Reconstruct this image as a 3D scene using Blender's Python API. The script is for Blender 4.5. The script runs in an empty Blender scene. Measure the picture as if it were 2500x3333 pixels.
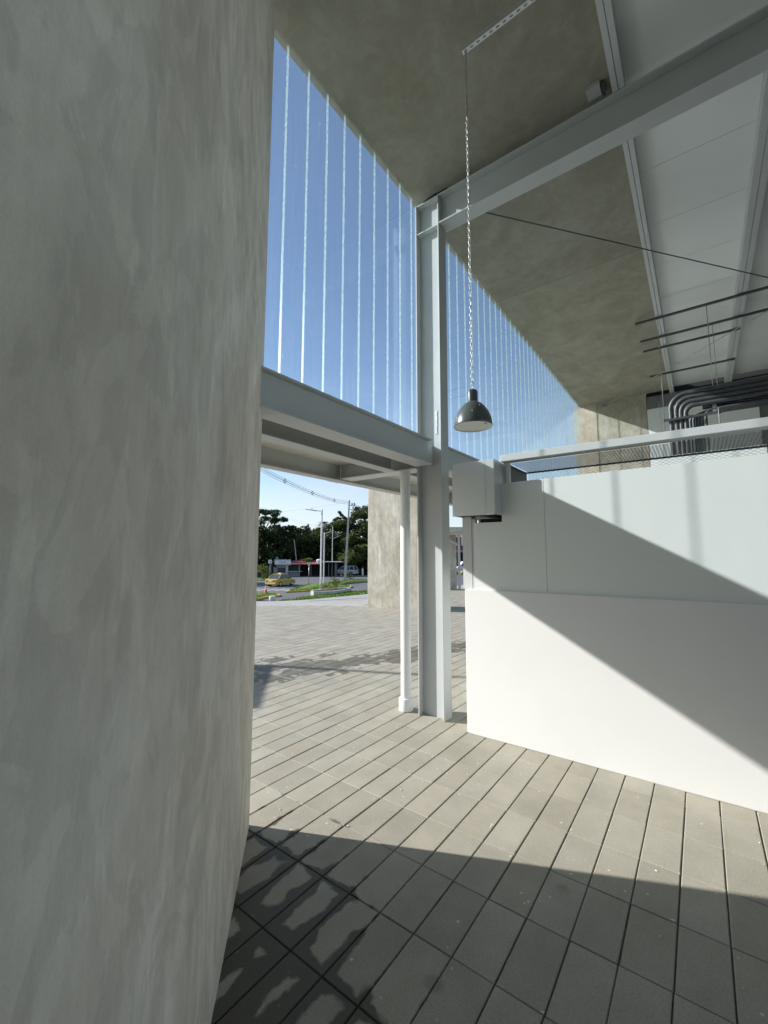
import bpy, bmesh, math, random
from mathutils import Matrix, Vector
random.seed(7)
R_ = math.radians
sc = bpy.context.scene
COL = sc.collection

# ------------------------------------------------------------------ camera
cam_d = bpy.data.cameras.new("camera")
cam = bpy.data.objects.new("camera", cam_d); COL.objects.link(cam)
PITCH, YAW, ROLL = R_(5.83), R_(36.63), 0.0017
fw = Vector((math.cos(YAW)*math.cos(PITCH), math.sin(YAW)*math.cos(PITCH), math.sin(PITCH)))
rt = fw.cross(Vector((0, 0, 1))).normalized(); up = rt.cross(fw)
rt, up = math.cos(ROLL)*rt + math.sin(ROLL)*up, -math.sin(ROLL)*rt + math.cos(ROLL)*up
cm = Matrix((rt, up, -fw)).transposed().to_4x4(); cm.translation = (0, 0, 1.75)
cam.matrix_world = cm
cam_d.sensor_fit = 'HORIZONTAL'; cam_d.sensor_width = 36; cam_d.lens = 36*1380/2500
cam_d.clip_start = 0.05; cam_d.clip_end = 3000
sc.camera = cam

# ------------------------------------------------------------------ light
SUN = Vector((-0.467, 1.0, 0.586)).normalized()
w = bpy.data.worlds.new("World"); sc.world = w; w.use_nodes = True
nt = w.node_tree; nt.nodes.clear()
sky = nt.nodes.new("ShaderNodeTexSky"); sky.sky_type = 'NISHITA'; sky.sun_disc = False
sky.sun_elevation = math.asin(SUN.z); sky.sun_rotation = math.atan2(SUN.x, SUN.y)
sky.altitude = 50; sky.air_density = 1.0; sky.dust_density = 0.6; sky.ozone_density = 1.6
bg = nt.nodes.new("ShaderNodeBackground"); bg.inputs[1].default_value = 0.092
wo = nt.nodes.new("ShaderNodeOutputWorld")
# thin real cloud veil near the horizon, mixed into the sky by direction
tc = nt.nodes.new("ShaderNodeTexCoord"); mp = nt.nodes.new("ShaderNodeMapping"); mp.inputs['Scale'].default_value = (1.6, 1.6, 5.0)
cn = nt.nodes.new("ShaderNodeTexNoise"); cn.inputs['Scale'].default_value = 3.0; cn.inputs['Detail'].default_value = 7; cn.inputs['Roughness'].default_value = 0.55
cr = nt.nodes.new("ShaderNodeValToRGB"); cr.color_ramp.elements[0].position = 0.30; cr.color_ramp.elements[1].position = 0.85
cr.color_ramp.elements[0].color = (0, 0, 0, 1); cr.color_ramp.elements[1].color = (0.95, 0.95, 0.95, 1)
mx = nt.nodes.new("ShaderNodeMixRGB"); mx.inputs[2].default_value = (4.5, 4.9, 5.7, 1)
nt.links.new(tc.outputs['Generated'], mp.inputs[0]); nt.links.new(mp.outputs[0], cn.inputs['Vector'])
sz = nt.nodes.new("ShaderNodeSeparateXYZ"); nt.links.new(tc.outputs['Generated'], sz.inputs[0])
hz_ = nt.nodes.new("ShaderNodeMapRange"); hz_.inputs['From Min'].default_value = 0.12; hz_.inputs['From Max'].default_value = 0.42; hz_.inputs['To Min'].default_value = 1.0; hz_.inputs['To Max'].default_value = 0.0
nt.links.new(sz.outputs[2], hz_.inputs[0])
mm_ = nt.nodes.new("ShaderNodeMath"); mm_.operation = 'MULTIPLY'; nt.links.new(cn.outputs[0], cr.inputs[0]); nt.links.new(cr.outputs[0], mm_.inputs[0]); nt.links.new(hz_.outputs[0], mm_.inputs[1])
nt.links.new(mm_.outputs[0], mx.inputs[0])
nt.links.new(sky.outputs[0], mx.inputs[1]); nt.links.new(mx.outputs[0], bg.inputs[0]); nt.links.new(bg.outputs[0], wo.inputs[0])
sd = bpy.data.lights.new("sun", 'SUN'); sd.energy = 3.85; sd.angle = R_(0.7); sd.color = (1.0, 0.965, 0.91)
so = bpy.data.objects.new("sun", sd); COL.objects.link(so)
so.rotation_euler = SUN.to_track_quat('Z', 'Y').to_euler(); so.location = SUN*60
sc.view_settings.view_transform = 'Standard'; sc.view_settings.look = 'None'
sc.view_settings.exposure = 1.0; sc.view_settings.gamma = 1
sc.cycles.max_bounces = 10; sc.cycles.diffuse_bounces = 6; sc.cycles.transparent_max_bounces = 24

# ------------------------------------------------------------------ frames
FH = Matrix.Diagonal((1.75, 1.75, 1.75, 1)); FH.translation = (0, 0, 1.75)   # units of 1.75 m about the eye point
TH = -math.pi/2 + YAW
FS = Matrix.Rotation(TH, 4, 'Z')                                             # street frame: x across, y away
FW = Matrix.Identity(4)
WM = {}

class MB:
    def __init__(s, frame=FH): s.v = []; s.f = []; s.M = frame
    def add(s, vs, fs):
        n = len(s.v); s.v += [tuple(v) for v in vs]; s.f += [tuple(i+n for i in f) for f in fs]; return s
    def box(s, x0, x1, y0, y1, z0, z1):
        return s.add([(x0,y0,z0),(x1,y0,z0),(x1,y1,z0),(x0,y1,z0),(x0,y0,z1),(x1,y0,z1),(x1,y1,z1),(x0,y1,z1)],
                     [(0,3,2,1),(4,5,6,7),(0,1,5,4),(1,2,6,5),(2,3,7,6),(3,0,4,7)])
    def prism(s, poly, z0, z1):
        n = len(poly)
        a = sum(poly[i][0]*poly[(i+1)%n][1]-poly[(i+1)%n][0]*poly[i][1] for i in range(n))
        if a < 0: poly = poly[::-1]
        return s.add([(x,y,z0) for x,y in poly]+[(x,y,z1) for x,y in poly],
                     [tuple(range(n))[::-1], tuple(range(n,2*n))]+[(i,(i+1)%n,n+(i+1)%n,n+i) for i in range(n)])
    def prism_yz(s, poly, x0, x1):
        n = len(poly)
        return s.add([(x0,y,z) for y,z in poly]+[(x1,y,z) for y,z in poly],
                     [tuple(range(n)), tuple(range(n,2*n))[::-1]]+[(i,n+i,n+(i+1)%n,(i+1)%n) for i in range(n)])
    def prism_xz(s, poly, y0, y1):
        n = len(poly)
        return s.add([(x,y0,z) for x,z in poly]+[(x,y1,z) for x,z in poly],
                     [tuple(range(n)), tuple(range(n,2*n))[::-1]]+[(i,n+i,n+(i+1)%n,(i+1)%n) for i in range(n)])
    def tube(s, pts, r, n=10, caps=True):
        pts = [Vector(p) for p in pts]; rs = r if isinstance(r, (list, tuple)) else [r]*len(pts)
        base = len(s.v); prev = None
        for i, p in enumerate(pts):
            t = (pts[min(i+1, len(pts)-1)]-pts[max(i-1, 0)]).normalized()
            if prev is None:
                a = t.orthogonal().normalized()
            else:
                a = (prev - t*prev.dot(t)).normalized()
            prev = a; b = t.cross(a)
            for k in range(n):
                an = 2*math.pi*k/n
                s.v.append(tuple(p + (a*math.cos(an)+b*math.sin(an))*rs[i]))
        for i in range(len(pts)-1):
            for k in range(n):
                s.f.append((base+i*n+k, base+i*n+(k+1)%n, base+(i+1)*n+(k+1)%n, base+(i+1)*n+k))
        if caps:
            s.f.append(tuple(base+k for k in range(n))[::-1]); s.f.append(tuple(base+(len(pts)-1)*n+k for k in range(n)))
        return s
    def lathe(s, prof, cx, cy, n=32, closed=False):
        base = len(s.v); m = len(prof)
        for r, z in prof:
            for k in range(n):
                an = 2*math.pi*k/n; s.v.append((cx+r*math.cos(an), cy+r*math.sin(an), z))
        for i in range(m-1):
            for k in range(n):
                s.f.append((base+i*n+k, base+i*n+(k+1)%n, base+(i+1)*n+(k+1)%n, base+(i+1)*n+k))
        if closed:
            s.f.append(tuple(base+k for k in range(n))[::-1]); s.f.append(tuple(base+(m-1)*n+k for k in range(n)))
        return s
    def build(s, name, mat, parent=None, smooth=False, bevel=0, subdiv=0):
        me = bpy.data.meshes.new(name)
        M = s.M
        if parent is not None: M = WM[parent.name].inverted() @ M
        me.from_pydata([M @ Vector(v) for v in s.v], [], s.f); me.update()
        me.materials.append(mat)
        bm = bmesh.new(); bm.from_mesh(me); bmesh.ops.recalc_face_normals(bm, faces=bm.faces); bm.to_mesh(me); bm.free()
        o = bpy.data.objects.new(name, me); COL.objects.link(o)
        if parent is not None: o.parent = parent; WM[o.name] = WM[parent.name]
        else: WM[o.name] = FW
        if smooth:
            for p in me.polygons: p.use_smooth = True
            if smooth == 'auto':
                try: me.set_sharp_from_angle(angle=R_(35))
                except Exception: pass
        if bevel:
            b = o.modifiers.new("bevel", 'BEVEL'); b.width = bevel; b.segments = 2; b.limit_method = 'ANGLE'
        return o

def tag(o, label=None, cat=None, group=None, kind=None):
    if label: o['label'] = label
    if cat: o['category'] = cat
    if group: o['group'] = group
    if kind: o['kind'] = kind
    return o
def thing(name, label, cat, loc, frame=FH, heading=0.0, group=None):
    o = bpy.data.objects.new(name, None); COL.objects.link(o); o.empty_display_size = 0.2
    p = frame @ Vector(loc)
    rz = (TH if frame is FS else 0) + heading
    o.location = p; o.rotation_euler = (0, 0, rz)
    WM[o.name] = Matrix.Translation(p) @ Matrix.Rotation(rz, 4, 'Z')
    return tag(o, label, cat, group)
def copy_tree(o, parent=None):
    c = o.copy(); COL.objects.link(c)
    if parent is not None: c.parent = parent
    for ch in o.children: copy_tree(ch, c)
    return c
def local(o):                        # frame for building in a thing's own axes
    return WM[o.name]

# ------------------------------------------------------------------ materials
def newmat(name):
    m = bpy.data.materials.new(name); m.use_nodes = True
    t = m.node_tree; b = t.nodes['Principled BSDF']
    return m, t, b
def N(t, kind, **kw):
    n = t.nodes.new(kind)
    for k, v in kw.items():
        if k in n.inputs: n.inputs[k].default_value = v
        else: setattr(n, k, v)
    return n
def ramp(t, src, p0, c0, p1, c1):
    r = t.nodes.new("ShaderNodeValToRGB"); e = r.color_ramp.elements
    e[0].position = p0; e[0].color = (*c0, 1); e[1].position = p1; e[1].color = (*c1, 1)
    t.links.new(src, r.inputs[0]); return r
def coords(t, scale=(1,1,1), rot=(0,0,0)):
    c = t.nodes.new("ShaderNodeTexCoord"); m = t.nodes.new("ShaderNodeMapping")
    m.inputs['Scale'].default_value = scale; m.inputs['Rotation'].default_value = rot
    t.links.new(c.outputs['Object'], m.inputs[0]); return m.outputs[0]
def mul(t, a, b, fac=1.0):
    x = t.nodes.new("ShaderNodeMixRGB"); x.blend_type = 'MULTIPLY'; x.inputs[0].default_value = fac
    t.links.new(a, x.inputs[1]); t.links.new(b, x.inputs[2]); return x.outputs[0]
def math_(t, op, a, b=None, c=None):
    m = t.nodes.new("ShaderNodeMath"); m.operation = op
    for i, v in enumerate((a, b, c)):
        if v is None: continue
        if isinstance(v, (int, float)): m.inputs[i].default_value = v
        else: t.links.new(v, m.inputs[i])
    return m.outputs[0]
def simple(name, col, rough=0.5, metal=0.0, var=0.08, scale=3.0, bump=0.0, bscale=60, spec=0.5):
    m, t, b = newmat(name); b.inputs['Roughness'].default_value = rough; b.inputs['Metallic'].default_value = metal
    b.inputs['Specular IOR Level'].default_value = spec
    v = coords(t)
    n = N(t, "ShaderNodeTexNoise", Scale=scale, Detail=6.0, Roughness=0.6); t.links.new(v, n.inputs['Vector'])
    r = ramp(t, n.outputs[0], 0.3, tuple(c*(1-var) for c in col), 0.7, tuple(min(1, c*(1+var)) for c in col))
    t.links.new(r.outputs[0], b.inputs['Base Color'])
    if bump:
        n2 = N(t, "ShaderNodeTexNoise", Scale=bscale, Detail=4.0); t.links.new(v, n2.inputs['Vector'])
        bp = N(t, "ShaderNodeBump", Strength=bump, Distance=0.01); t.links.new(n2.outputs[0], bp.inputs['Height'])
        t.links.new(bp.outputs[0], b.inputs['Normal'])
    return m
def concrete(name, col, streak=(5,5,0.45), warm=(0.93,0.9,0.82), contrast=0.16, rough=0.75, rot=(0,0,0), fine=0.04, amt=1.0):
    m, t, b = newmat(name); b.inputs['Roughness'].default_value = rough; b.inputs['Specular IOR Level'].default_value = 0.35
    v1 = coords(t, streak, rot)
    a = N(t, "ShaderNodeTexNoise", Scale=1.3, Detail=8.0, Roughness=0.62, Distortion=0.9); t.links.new(v1, a.inputs['Vector'])
    ra = ramp(t, a.outputs[0], 0.32, (1-contrast,)*3, 0.68, (1+contrast*0.8,)*3)
    v2 = coords(t, (1,1,0.8), (0.3, 0.5, 0))
    c = N(t, "ShaderNodeTexNoise", Scale=1.1, Detail=5.0, Roughness=0.55, Distortion=1.6); t.links.new(v2, c.inputs['Vector'])
    rc = ramp(t, c.outputs[0], 0.36, tuple(x*0.9 for x in warm), 0.62, (1.06, 1.06, 1.06))
    v3 = coords(t, (30, 30, 1.3), rot)
    d = N(t, "ShaderNodeTexNoise", Scale=2.0, Detail=4.0); t.links.new(v3, d.inputs['Vector'])
    rd = ramp(t, d.outputs[0], 0.3, (1-fine,)*3, 0.7, (1+fine,)*3)
    base = t.nodes.new("ShaderNodeRGB"); base.outputs[0].default_value = (*col, 1)
    o = mul(t, mul(t, mul(t, base.outputs[0], ra.outputs[0]), rc.outputs[0]), rd.outputs[0])
    pa = N(t, "ShaderNodeTexNoise", Scale=1.6, Detail=9.0, Roughness=0.55, Distortion=2.2); t.links.new(coords(t, (2.2, 2.2, 1.3), (0.1, 0.35, 0.2)), pa.inputs['Vector'])
    rp = ramp(t, pa.outputs[0], 0.50, (1.0,)*3, 0.53, (1-0.10*amt,)*3); o = mul(t, o, rp.outputs[0])
    pb = N(t, "ShaderNodeTexNoise", Scale=2.3, Detail=6.0, Distortion=1.2); t.links.new(coords(t, (2.6, 2.6, 1.1), (0.5, 0.1, 0.9)), pb.inputs['Vector'])
    rq = ramp(t, pb.outputs[0], 0.58, (1.0,)*3, 0.615, (1+0.10*amt,)*3); o = mul(t, o, rq.outputs[0])
    pc = N(t, "ShaderNodeTexNoise", Scale=11.0, Detail=7.0, Roughness=0.7, Distortion=0.6); t.links.new(coords(t, (1, 1, 0.6), (0.3, 0.2, 0)), pc.inputs['Vector'])
    rk = ramp(t, pc.outputs[0], 0.35, (1-0.07*amt,)*3, 0.65, (1+0.06*amt,)*3); o = mul(t, o, rk.outputs[0])
    sc_ = N(t, "ShaderNodeTexVoronoi", Scale=1.7); sc_.feature = 'DISTANCE_TO_EDGE'; t.links.new(coords(t, (1.3, 1.3, 0.5), (0.4, 0.7, 0.3)), sc_.inputs['Vector'])
    scm = math_(t, 'MULTIPLY', ramp(t, sc_.outputs['Distance'], 0.002, (1,)*3, 0.006, (0,)*3).outputs[0], ramp(t, c.outputs[0], 0.52, (0,)*3, 0.62, (1,)*3).outputs[0])
    sm = t.nodes.new("ShaderNodeMixRGB"); sm.inputs[2].default_value = (*[min(1, x_*1.18) for x_ in col], 1); t.links.new(math_(t, 'MULTIPLY', scm, 0.55), sm.inputs[0]); t.links.new(o, sm.inputs[1]); o = sm.outputs[0]
    gr_ = N(t, "ShaderNodeTexNoise", Scale=230.0, Detail=2.0); t.links.new(coords(t), gr_.inputs['Vector'])
    rg_ = ramp(t, gr_.outputs[0], 0.3, (0.955,)*3, 0.7, (1.045,)*3); o = mul(t, o, rg_.outputs[0])
    # sparse trowel arcs
    vo = N(t, "ShaderNodeTexWave", Scale=0.35, Distortion=9.0, Detail=3.0); vo.inputs['Detail Scale'].default_value = 0.7
    t.links.new(coords(t, (1,1,0.5), (0.2, 0.9, 0.4)), vo.inputs['Vector'])
    rv = ramp(t, vo.outputs[1] if len(vo.outputs) > 1 else vo.outputs[0], 0.0, (0.9,)*3, 0.08, (1.0,)*3)
    o = mul(t, o, rv.outputs[0], 0.6)
    t.links.new(o, b.inputs['Base Color'])
    bp = N(t, "ShaderNodeBump", Strength=0.2, Distance=0.02); t.links.new(math_(t, 'ADD', a.outputs[0], math_(t, 'MULTIPLY', pc.outputs[0], 0.35)), bp.inputs['Height']); t.links.new(bp.outputs[0], b.inputs['Normal'])
    return m

M = {}
M['wall'] = concrete('trowelled_concrete', (0.70, 0.66, 0.585), streak=(2.4, 2.4, 1.3), contrast=0.09, fine=0.018, amt=0.95, warm=(0.96, 0.94, 0.89))
M['slab'] = concrete('raw_slab_concrete', (0.315, 0.305, 0.245), streak=(0.8, 1.6, 1), contrast=0.08, fine=0.015, amt=0.55, warm=(0.97, 0.96, 0.90))
def slab_joint(m):
    t = m.node_tree; b = t.nodes['Principled BSDF']; src = b.inputs['Base Color'].links[0].from_socket
    sx = t.nodes.new("ShaderNodeSeparateXYZ"); t.links.new(t.nodes.new("ShaderNodeTexCoord").outputs['Object'], sx.inputs[0])
    d_ = math_(t, 'ABSOLUTE', math_(t, 'SUBTRACT', sx.outputs[0], 6.82))
    l_ = ramp(t, d_, 0.004, (0.72,)*3, 0.012, (1,)*3); st = ramp(t, math_(t, 'SUBTRACT', sx.outputs[0], 6.32), 0.49, (1,)*3, 0.51, (1.08, 1.07, 1.06))
    t.links.new(mul(t, mul(t, src, l_.outputs[0]), st.outputs[0]), b.inputs['Base Color'])
slab_joint(M['slab'])
M['outer'] = concrete('weathered_concrete', (0.55, 0.525, 0.455), streak=(3.2, 3.2, 0.35), contrast=0.2)
M['farwall'] = concrete('far_concrete', (0.42, 0.40, 0.33), streak=(1, 1.2, 1.6), contrast=0.12)
M['steel'] = simple('grey_steel_paint', (0.47, 0.495, 0.495), rough=0.42, var=0.05, scale=1.5, bump=0.05, bscale=120)
M['steel_light'] = simple('pale_steel_paint', (0.55, 0.575, 0.57), rough=0.4, var=0.04, scale=2)
M['white_steel'] = simple('white_pipe_paint', (0.74, 0.76, 0.76), rough=0.35, var=0.03)
M['white_wall'] = simple('white_render', (0.70, 0.71, 0.705), rough=0.7, var=0.02, scale=1.6, bump=0.12, bscale=180)
def scuffs(m, scale=1.1, strength=0.35):
    t = m.node_tree; b = t.nodes['Principled BSDF']; src = b.inputs['Base Color'].links[0].from_socket
    v = N(t, "ShaderNodeTexVoronoi", Scale=scale); n_ = N(t, "ShaderNodeTexNoise", Scale=25.0); t.links.new(coords(t), n_.inputs['Vector'])
    t.links.new(coords(t, (1, 1, 3.2), (0.5, 0, 0)), v.inputs['Vector'])
    k = ramp(t, math_(t, 'ADD', v.outputs['Distance'], math_(t, 'MULTIPLY', n_.outputs[0], 0.05)), 0.040, (1-strength,)*3, 0.055, (1,)*3)
    t.links.new(mul(t, src, k.outputs[0]), b.inputs['Base Color'])
scuffs(M['white_wall'], 1.4, 0.4)
M['panel'] = simple('pale_panel', (0.68, 0.715, 0.695), rough=0.5, var=0.015, scale=1.2)
M['ceil'] = simple('white_ceiling_panel', (0.82, 0.84, 0.82), rough=0.25, var=0.03, scale=0.8)
M['soffit'] = simple('canopy_soffit', (0.62, 0.61, 0.54), rough=0.7, var=0.03)
M['box'] = simple('sheet_metal_cover', (0.60, 0.63, 0.62), rough=0.33, var=0.03, metal=0.25)
M['galv'] = simple('galvanised', (0.42, 0.43, 0.43), rough=0.35, metal=0.75, var=0.15, scale=12)
M['darksteel'] = simple('dark_strut_steel', (0.10, 0.11, 0.11), rough=0.5, metal=0.4, var=0.1)
M['conduit'] = simple('conduit_grey', (0.07, 0.074, 0.078), rough=0.45, metal=0.25, var=0.18, scale=7)
M['mesh'] = simple('black_expanded_mesh', (0.035, 0.04, 0.042), rough=0.5, metal=0.3)
M['dark'] = simple('dark_interior', (0.02, 0.02, 0.02), rough=0.9)
M['greydark'] = simple('dark_grey_panel', (0.16, 0.17, 0.17), rough=0.6)
M['lampgrey'] = simple('lamp_enamel', (0.085, 0.10, 0.095), rough=0.28, var=0.12, scale=14)
M['lampwhite'] = simple('lamp_white_inside', (0.8, 0.83, 0.8), rough=0.5, var=0.02)
M['chip'] = simple('chipped_enamel', (0.6, 0.6, 0.52), rough=0.6)
M['chain'] = simple('zinc_chain', (0.5, 0.49, 0.45), rough=0.35, metal=0.6, var=0.15, scale=30)
M['sealant'] = simple('white_sealant', (0.75, 0.77, 0.75), rough=0.6)
M['joint'] = simple('joint_sand', (0.16, 0.145, 0.12), rough=0.95, var=0.3, scale=20)
M['asphalt'] = simple('asphalt', (0.115, 0.118, 0.125), rough=0.85, var=0.14, scale=0.6, bump=0.2, bscale=40)
M['conc'] = simple('kerb_concrete', (0.46, 0.45, 0.42), rough=0.85, var=0.1, scale=4)
M['yellow_kerb'] = simple('yellow_kerb_paint', (0.55, 0.33, 0.06), rough=0.8, var=0.2, scale=3)
M['white_paint'] = simple('worn_road_paint', (0.34, 0.35, 0.36), rough=0.8, var=0.25, scale=6)
M['earth'] = simple('earth', (0.07, 0.075, 0.04), rough=1.0, var=0.3, scale=0.2)
M['soil'] = simple('soil', (0.06, 0.05, 0.035), rough=1.0, var=0.3, scale=4)
M['black'] = simple('black_paint', (0.012, 0.013, 0.016), rough=0.25)
M['tyre'] = simple('tyre_rubber', (0.02, 0.02, 0.02), rough=0.8)
M['rim'] = simple('wheel_rim', (0.5, 0.5, 0.52), rough=0.35, metal=0.7)
M['taxi'] = simple('taxi_yellow', (0.44, 0.345, 0.06), rough=0.28, var=0.04)
M['carwhite'] = simple('car_white', (0.6, 0.62, 0.65), rough=0.28, var=0.03)
M['glassdark'] = simple('car_glass', (0.06, 0.07, 0.09), rough=0.08, var=0.05)
M['redlamp'] = simple('red_lens', (0.45, 0.03, 0.02), rough=0.2)
M['plate'] = simple('licence_plate', (0.6, 0.6, 0.6), rough=0.4)
M['orange'] = simple('cone_orange', (0.85, 0.13, 0.03), rough=0.5, var=0.05)
M['signwhite'] = simple('sign_white', (0.78, 0.78, 0.78), rough=0.5, var=0.02)
M['signred'] = simple('sign_red', (0.35, 0.04, 0.05), rough=0.5)
M['signgrey'] = simple('sign_grey', (0.66, 0.68, 0.74), rough=0.5, var=0.02)
M['signblack'] = simple('sign_black', (0.02, 0.02, 0.025), rough=0.5)
M['signtext'] = simple('sign_lettering', (0.16, 0.17, 0.19), rough=0.6)
M['redroof'] = simple('faded_red_roofing', (0.33, 0.10, 0.10), rough=0.6, var=0.3, scale=1.2)
M['redwall'] = simple('dark_red_wall', (0.16, 0.025, 0.03), rough=0.7)
M['stall'] = simple('stall_plaster', (0.26, 0.25, 0.27), rough=0.8, var=0.25, scale=3)
M['turq'] = simple('pale_green_pillar', (0.45, 0.55, 0.54), rough=0.7)
M['green_net'] = simple('dark_green_netting', (0.02, 0.06, 0.05), rough=0.8, var=0.3, scale=5)
M['blue'] = simple('blue_sign', (0.08, 0.16, 0.36), rough=0.5)
M['bark'] = simple('bark', (0.16, 0.14, 0.11), rough=0.95, var=0.3, scale=6)
M['bark_pale'] = simple('pale_bark', (0.40, 0.38, 0.33), rough=0.95, var=0.2, scale=6)
M['polec'] = simple('pole_concrete', (0.45, 0.44, 0.40), rough=0.85, var=0.1)
M['lamp_pole'] = simple('lamp_post_metal', (0.60, 0.61, 0.64), rough=0.4, metal=0.3)
M['flower'] = simple('yellow_flower', (0.7, 0.5, 0.05), rough=0.7)

def leafmat(name, c0, c1):
    m, t, b = newmat(name); b.inputs['Roughness'].default_value = 0.6; b.inputs['Specular IOR Level'].default_value = 0.25
    g = t.nodes.new("ShaderNodeNewGeometry")
    r = ramp(t, g.outputs['Random Per Island'], 0.0, c0, 1.0, c1)
    t.links.new(r.outputs[0], b.inputs['Base Color'])
    tr = t.nodes.new("ShaderNodeBsdfTranslucent"); t.links.new(r.outputs[0], tr.inputs[0])
    mxs = t.nodes.new("ShaderNodeMixShader"); mxs.inputs[0].default_value = 0.3
    out = t.nodes['Material Output']; t.links.new(b.outputs[0], mxs.inputs[1]); t.links.new(tr.outputs[0], mxs.inputs[2]); t.links.new(mxs.outputs[0], out.inputs[0])
    return m
M['leaf1'] = leafmat('leaf_dark', (0.018, 0.034, 0.010), (0.052, 0.082, 0.022))
M['leaf2'] = leafmat('leaf_mid', (0.03, 0.055, 0.014), (0.10, 0.13, 0.035))
M['leaf3'] = leafmat('leaf_yellowgreen', (0.05, 0.075, 0.018), (0.15, 0.17, 0.045))
M['leaf4'] = leafmat('leaf_brownish', (0.035, 0.035, 0.018), (0.08, 0.075, 0.035))
M['grass'] = leafmat('grass_blade', (0.07, 0.14, 0.015), (0.16, 0.27, 0.03))
M['turf'] = simple('turf_base', (0.09, 0.17, 0.02), rough=1.0, var=0.3, scale=3)
M['fern'] = leafmat('weed_leaf', (0.08, 0.12, 0.02), (0.2, 0.22, 0.05))

# pavers: grid known from the layout; wet stains follow joints and low spots
PX, PY, OX, OY = 0.2279*1.75, 0.1126*1.75, 1.0385*1.75, -0.003*1.75
def paver_mat():
    m, t, b = newmat('concrete_paver'); b.inputs['Specular IOR Level'].default_value = 0.4
    g = t.nodes.new("ShaderNodeNewGeometry"); pos = t.nodes.new("ShaderNodeTexCoord").outputs['Object']
    rr = ramp(t, g.outputs['Random Per Island'], 0.0, (0.290, 0.275, 0.232), 1.0, (0.345, 0.330, 0.282))
    hue = ramp(t, math_(t, 'FRACT', math_(t, 'MULTIPLY', g.outputs['Random Per Island'], 37.7)), 0.0, (1.02, 1.0, 0.97), 1.0, (0.99, 1.0, 1.0))
    n = N(t, "ShaderNodeTexNoise", Scale=3.0, Detail=8.0, Roughness=0.65); t.links.new(pos, n.inputs['Vector'])
    rn = ramp(t, n.outputs[0], 0.32, (0.88, 0.875, 0.86), 0.68, (1.10, 1.10, 1.10))
    n2 = N(t, "ShaderNodeTexNoise", Scale=110.0, Detail=3.0); t.links.new(pos, n2.inputs['Vector'])
    rn2 = ramp(t, n2.outputs[0], 0.3, (0.88,)*3, 0.7, (1.12,)*3)
    col = mul(t, mul(t, mul(t, rr.outputs[0], hue.outputs[0]), rn.outputs[0]), rn2.outputs[0])
    # pale specks
    vo = N(t, "ShaderNodeTexVoronoi", Scale=9.0); t.links.new(pos, vo.inputs['Vector'])
    n3 = N(t, "ShaderNodeTexNoise", Scale=60.0); t.links.new(pos, n3.inputs['Vector'])
    dd = math_(t, 'ADD', vo.outputs['Distance'], math_(t, 'MULTIPLY', n3.outputs[0], 0.08))
    sp = ramp(t, dd, 0.095, (1,1,1), 0.12, (0,0,0))
    mxc = t.nodes.new("ShaderNodeMixRGB"); mxc.inputs[2].default_value = (0.6, 0.58, 0.52, 1)
    t.links.new(math_(t, 'MULTIPLY', sp.outputs[0], 0.75), mxc.inputs[0]); t.links.new(col, mxc.inputs[1])
    # wetness
    sx = t.nodes.new("ShaderNodeSeparateXYZ"); t.links.new(pos, sx.inputs[0])
    ex = math_(t, 'PINGPONG', math_(t, 'SUBTRACT', sx.outputs[0], OX-40*PX), PX/2)
    ey = math_(t, 'PINGPONG', math_(t, 'SUBTRACT', sx.outputs[1], OY-40*PY), PY/2)
    edge = math_(t, 'MINIMUM', ex, ey)
    n4 = N(t, "ShaderNodeTexNoise", Scale=6.5, Detail=6.0); t.links.new(pos, n4.inputs['Vector'])
    nn = math_(t, 'SUBTRACT', n4.outputs[0], 0.5)
    def capsule(cx, cy, ang, lx, ly):
        mp = t.nodes.new("ShaderNodeMapping"); mp.vector_type = 'TEXTURE'
        mp.inputs['Location'].default_value = (cx, cy, 0); mp.inputs['Rotation'].default_value = (0, 0, ang); mp.inputs['Scale'].default_value = (lx, ly, 1000)
        t.links.new(pos, mp.inputs[0]); ln = t.nodes.new("ShaderNodeVectorMath"); ln.operation = 'LENGTH'; t.links.new(mp.outputs[0], ln.inputs[0])
        return math_(t, 'SUBTRACT', 1.0, ln.outputs['Value'])
    near = math_(t, 'MAXIMUM', capsule(1.24, 1.62, R_(48), 1.15, 0.60), capsule(1.05, 1.35, R_(0), 0.5, 0.6))
    near = math_(t, 'ADD', near, math_(t, 'MULTIPLY', edge, -10.0))
    near = math_(t, 'ADD', math_(t, 'MULTIPLY_ADD', near, 1.0, 0.06), math_(t, 'MULTIPLY', nn, 1.5))
    mid = math_(t, 'MAXIMUM', capsule(6.6, 4.2, R_(-22), 4.6, 0.42), capsule(4.85, 5.15, R_(-35), 1.1, 0.62))
    pr = math_(t, 'SUBTRACT', math_(t, 'FRACT', math_(t, 'MULTIPLY', g.outputs['Random Per Island'], 91.3)), 0.62)
    mid = math_(t, 'ADD', math_(t, 'ADD', mid, math_(t, 'MULTIPLY', nn, 2.6)), math_(t, 'MULTIPLY', pr, 0.9))
    mid = math_(t, 'SUBTRACT', mid, 0.05)
    wr = ramp(t, near, 0.0, (0,0,0), 0.16, (1,1,1)); wm = ramp(t, mid, 0.0, (0,0,0), 0.08, (1,1,1))
    wet = math_(t, 'MAXIMUM', wr.outputs[0], math_(t, 'MULTIPLY', wm.outputs[0], 0.75))
    # damp oil spots
    v5 = N(t, "ShaderNodeTexVoronoi", Scale=1.15); t.links.new(pos, v5.inputs['Vector'])
    s5 = ramp(t, math_(t, 'ADD', v5.outputs['Distance'], math_(t, 'MULTIPLY', nn, 0.05)), 0.035, (1,1,1), 0.06, (0,0,0))
    wet = math_(t, 'MAXIMUM', wet, math_(t, 'MULTIPLY', s5.outputs[0], 0.35))
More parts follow.
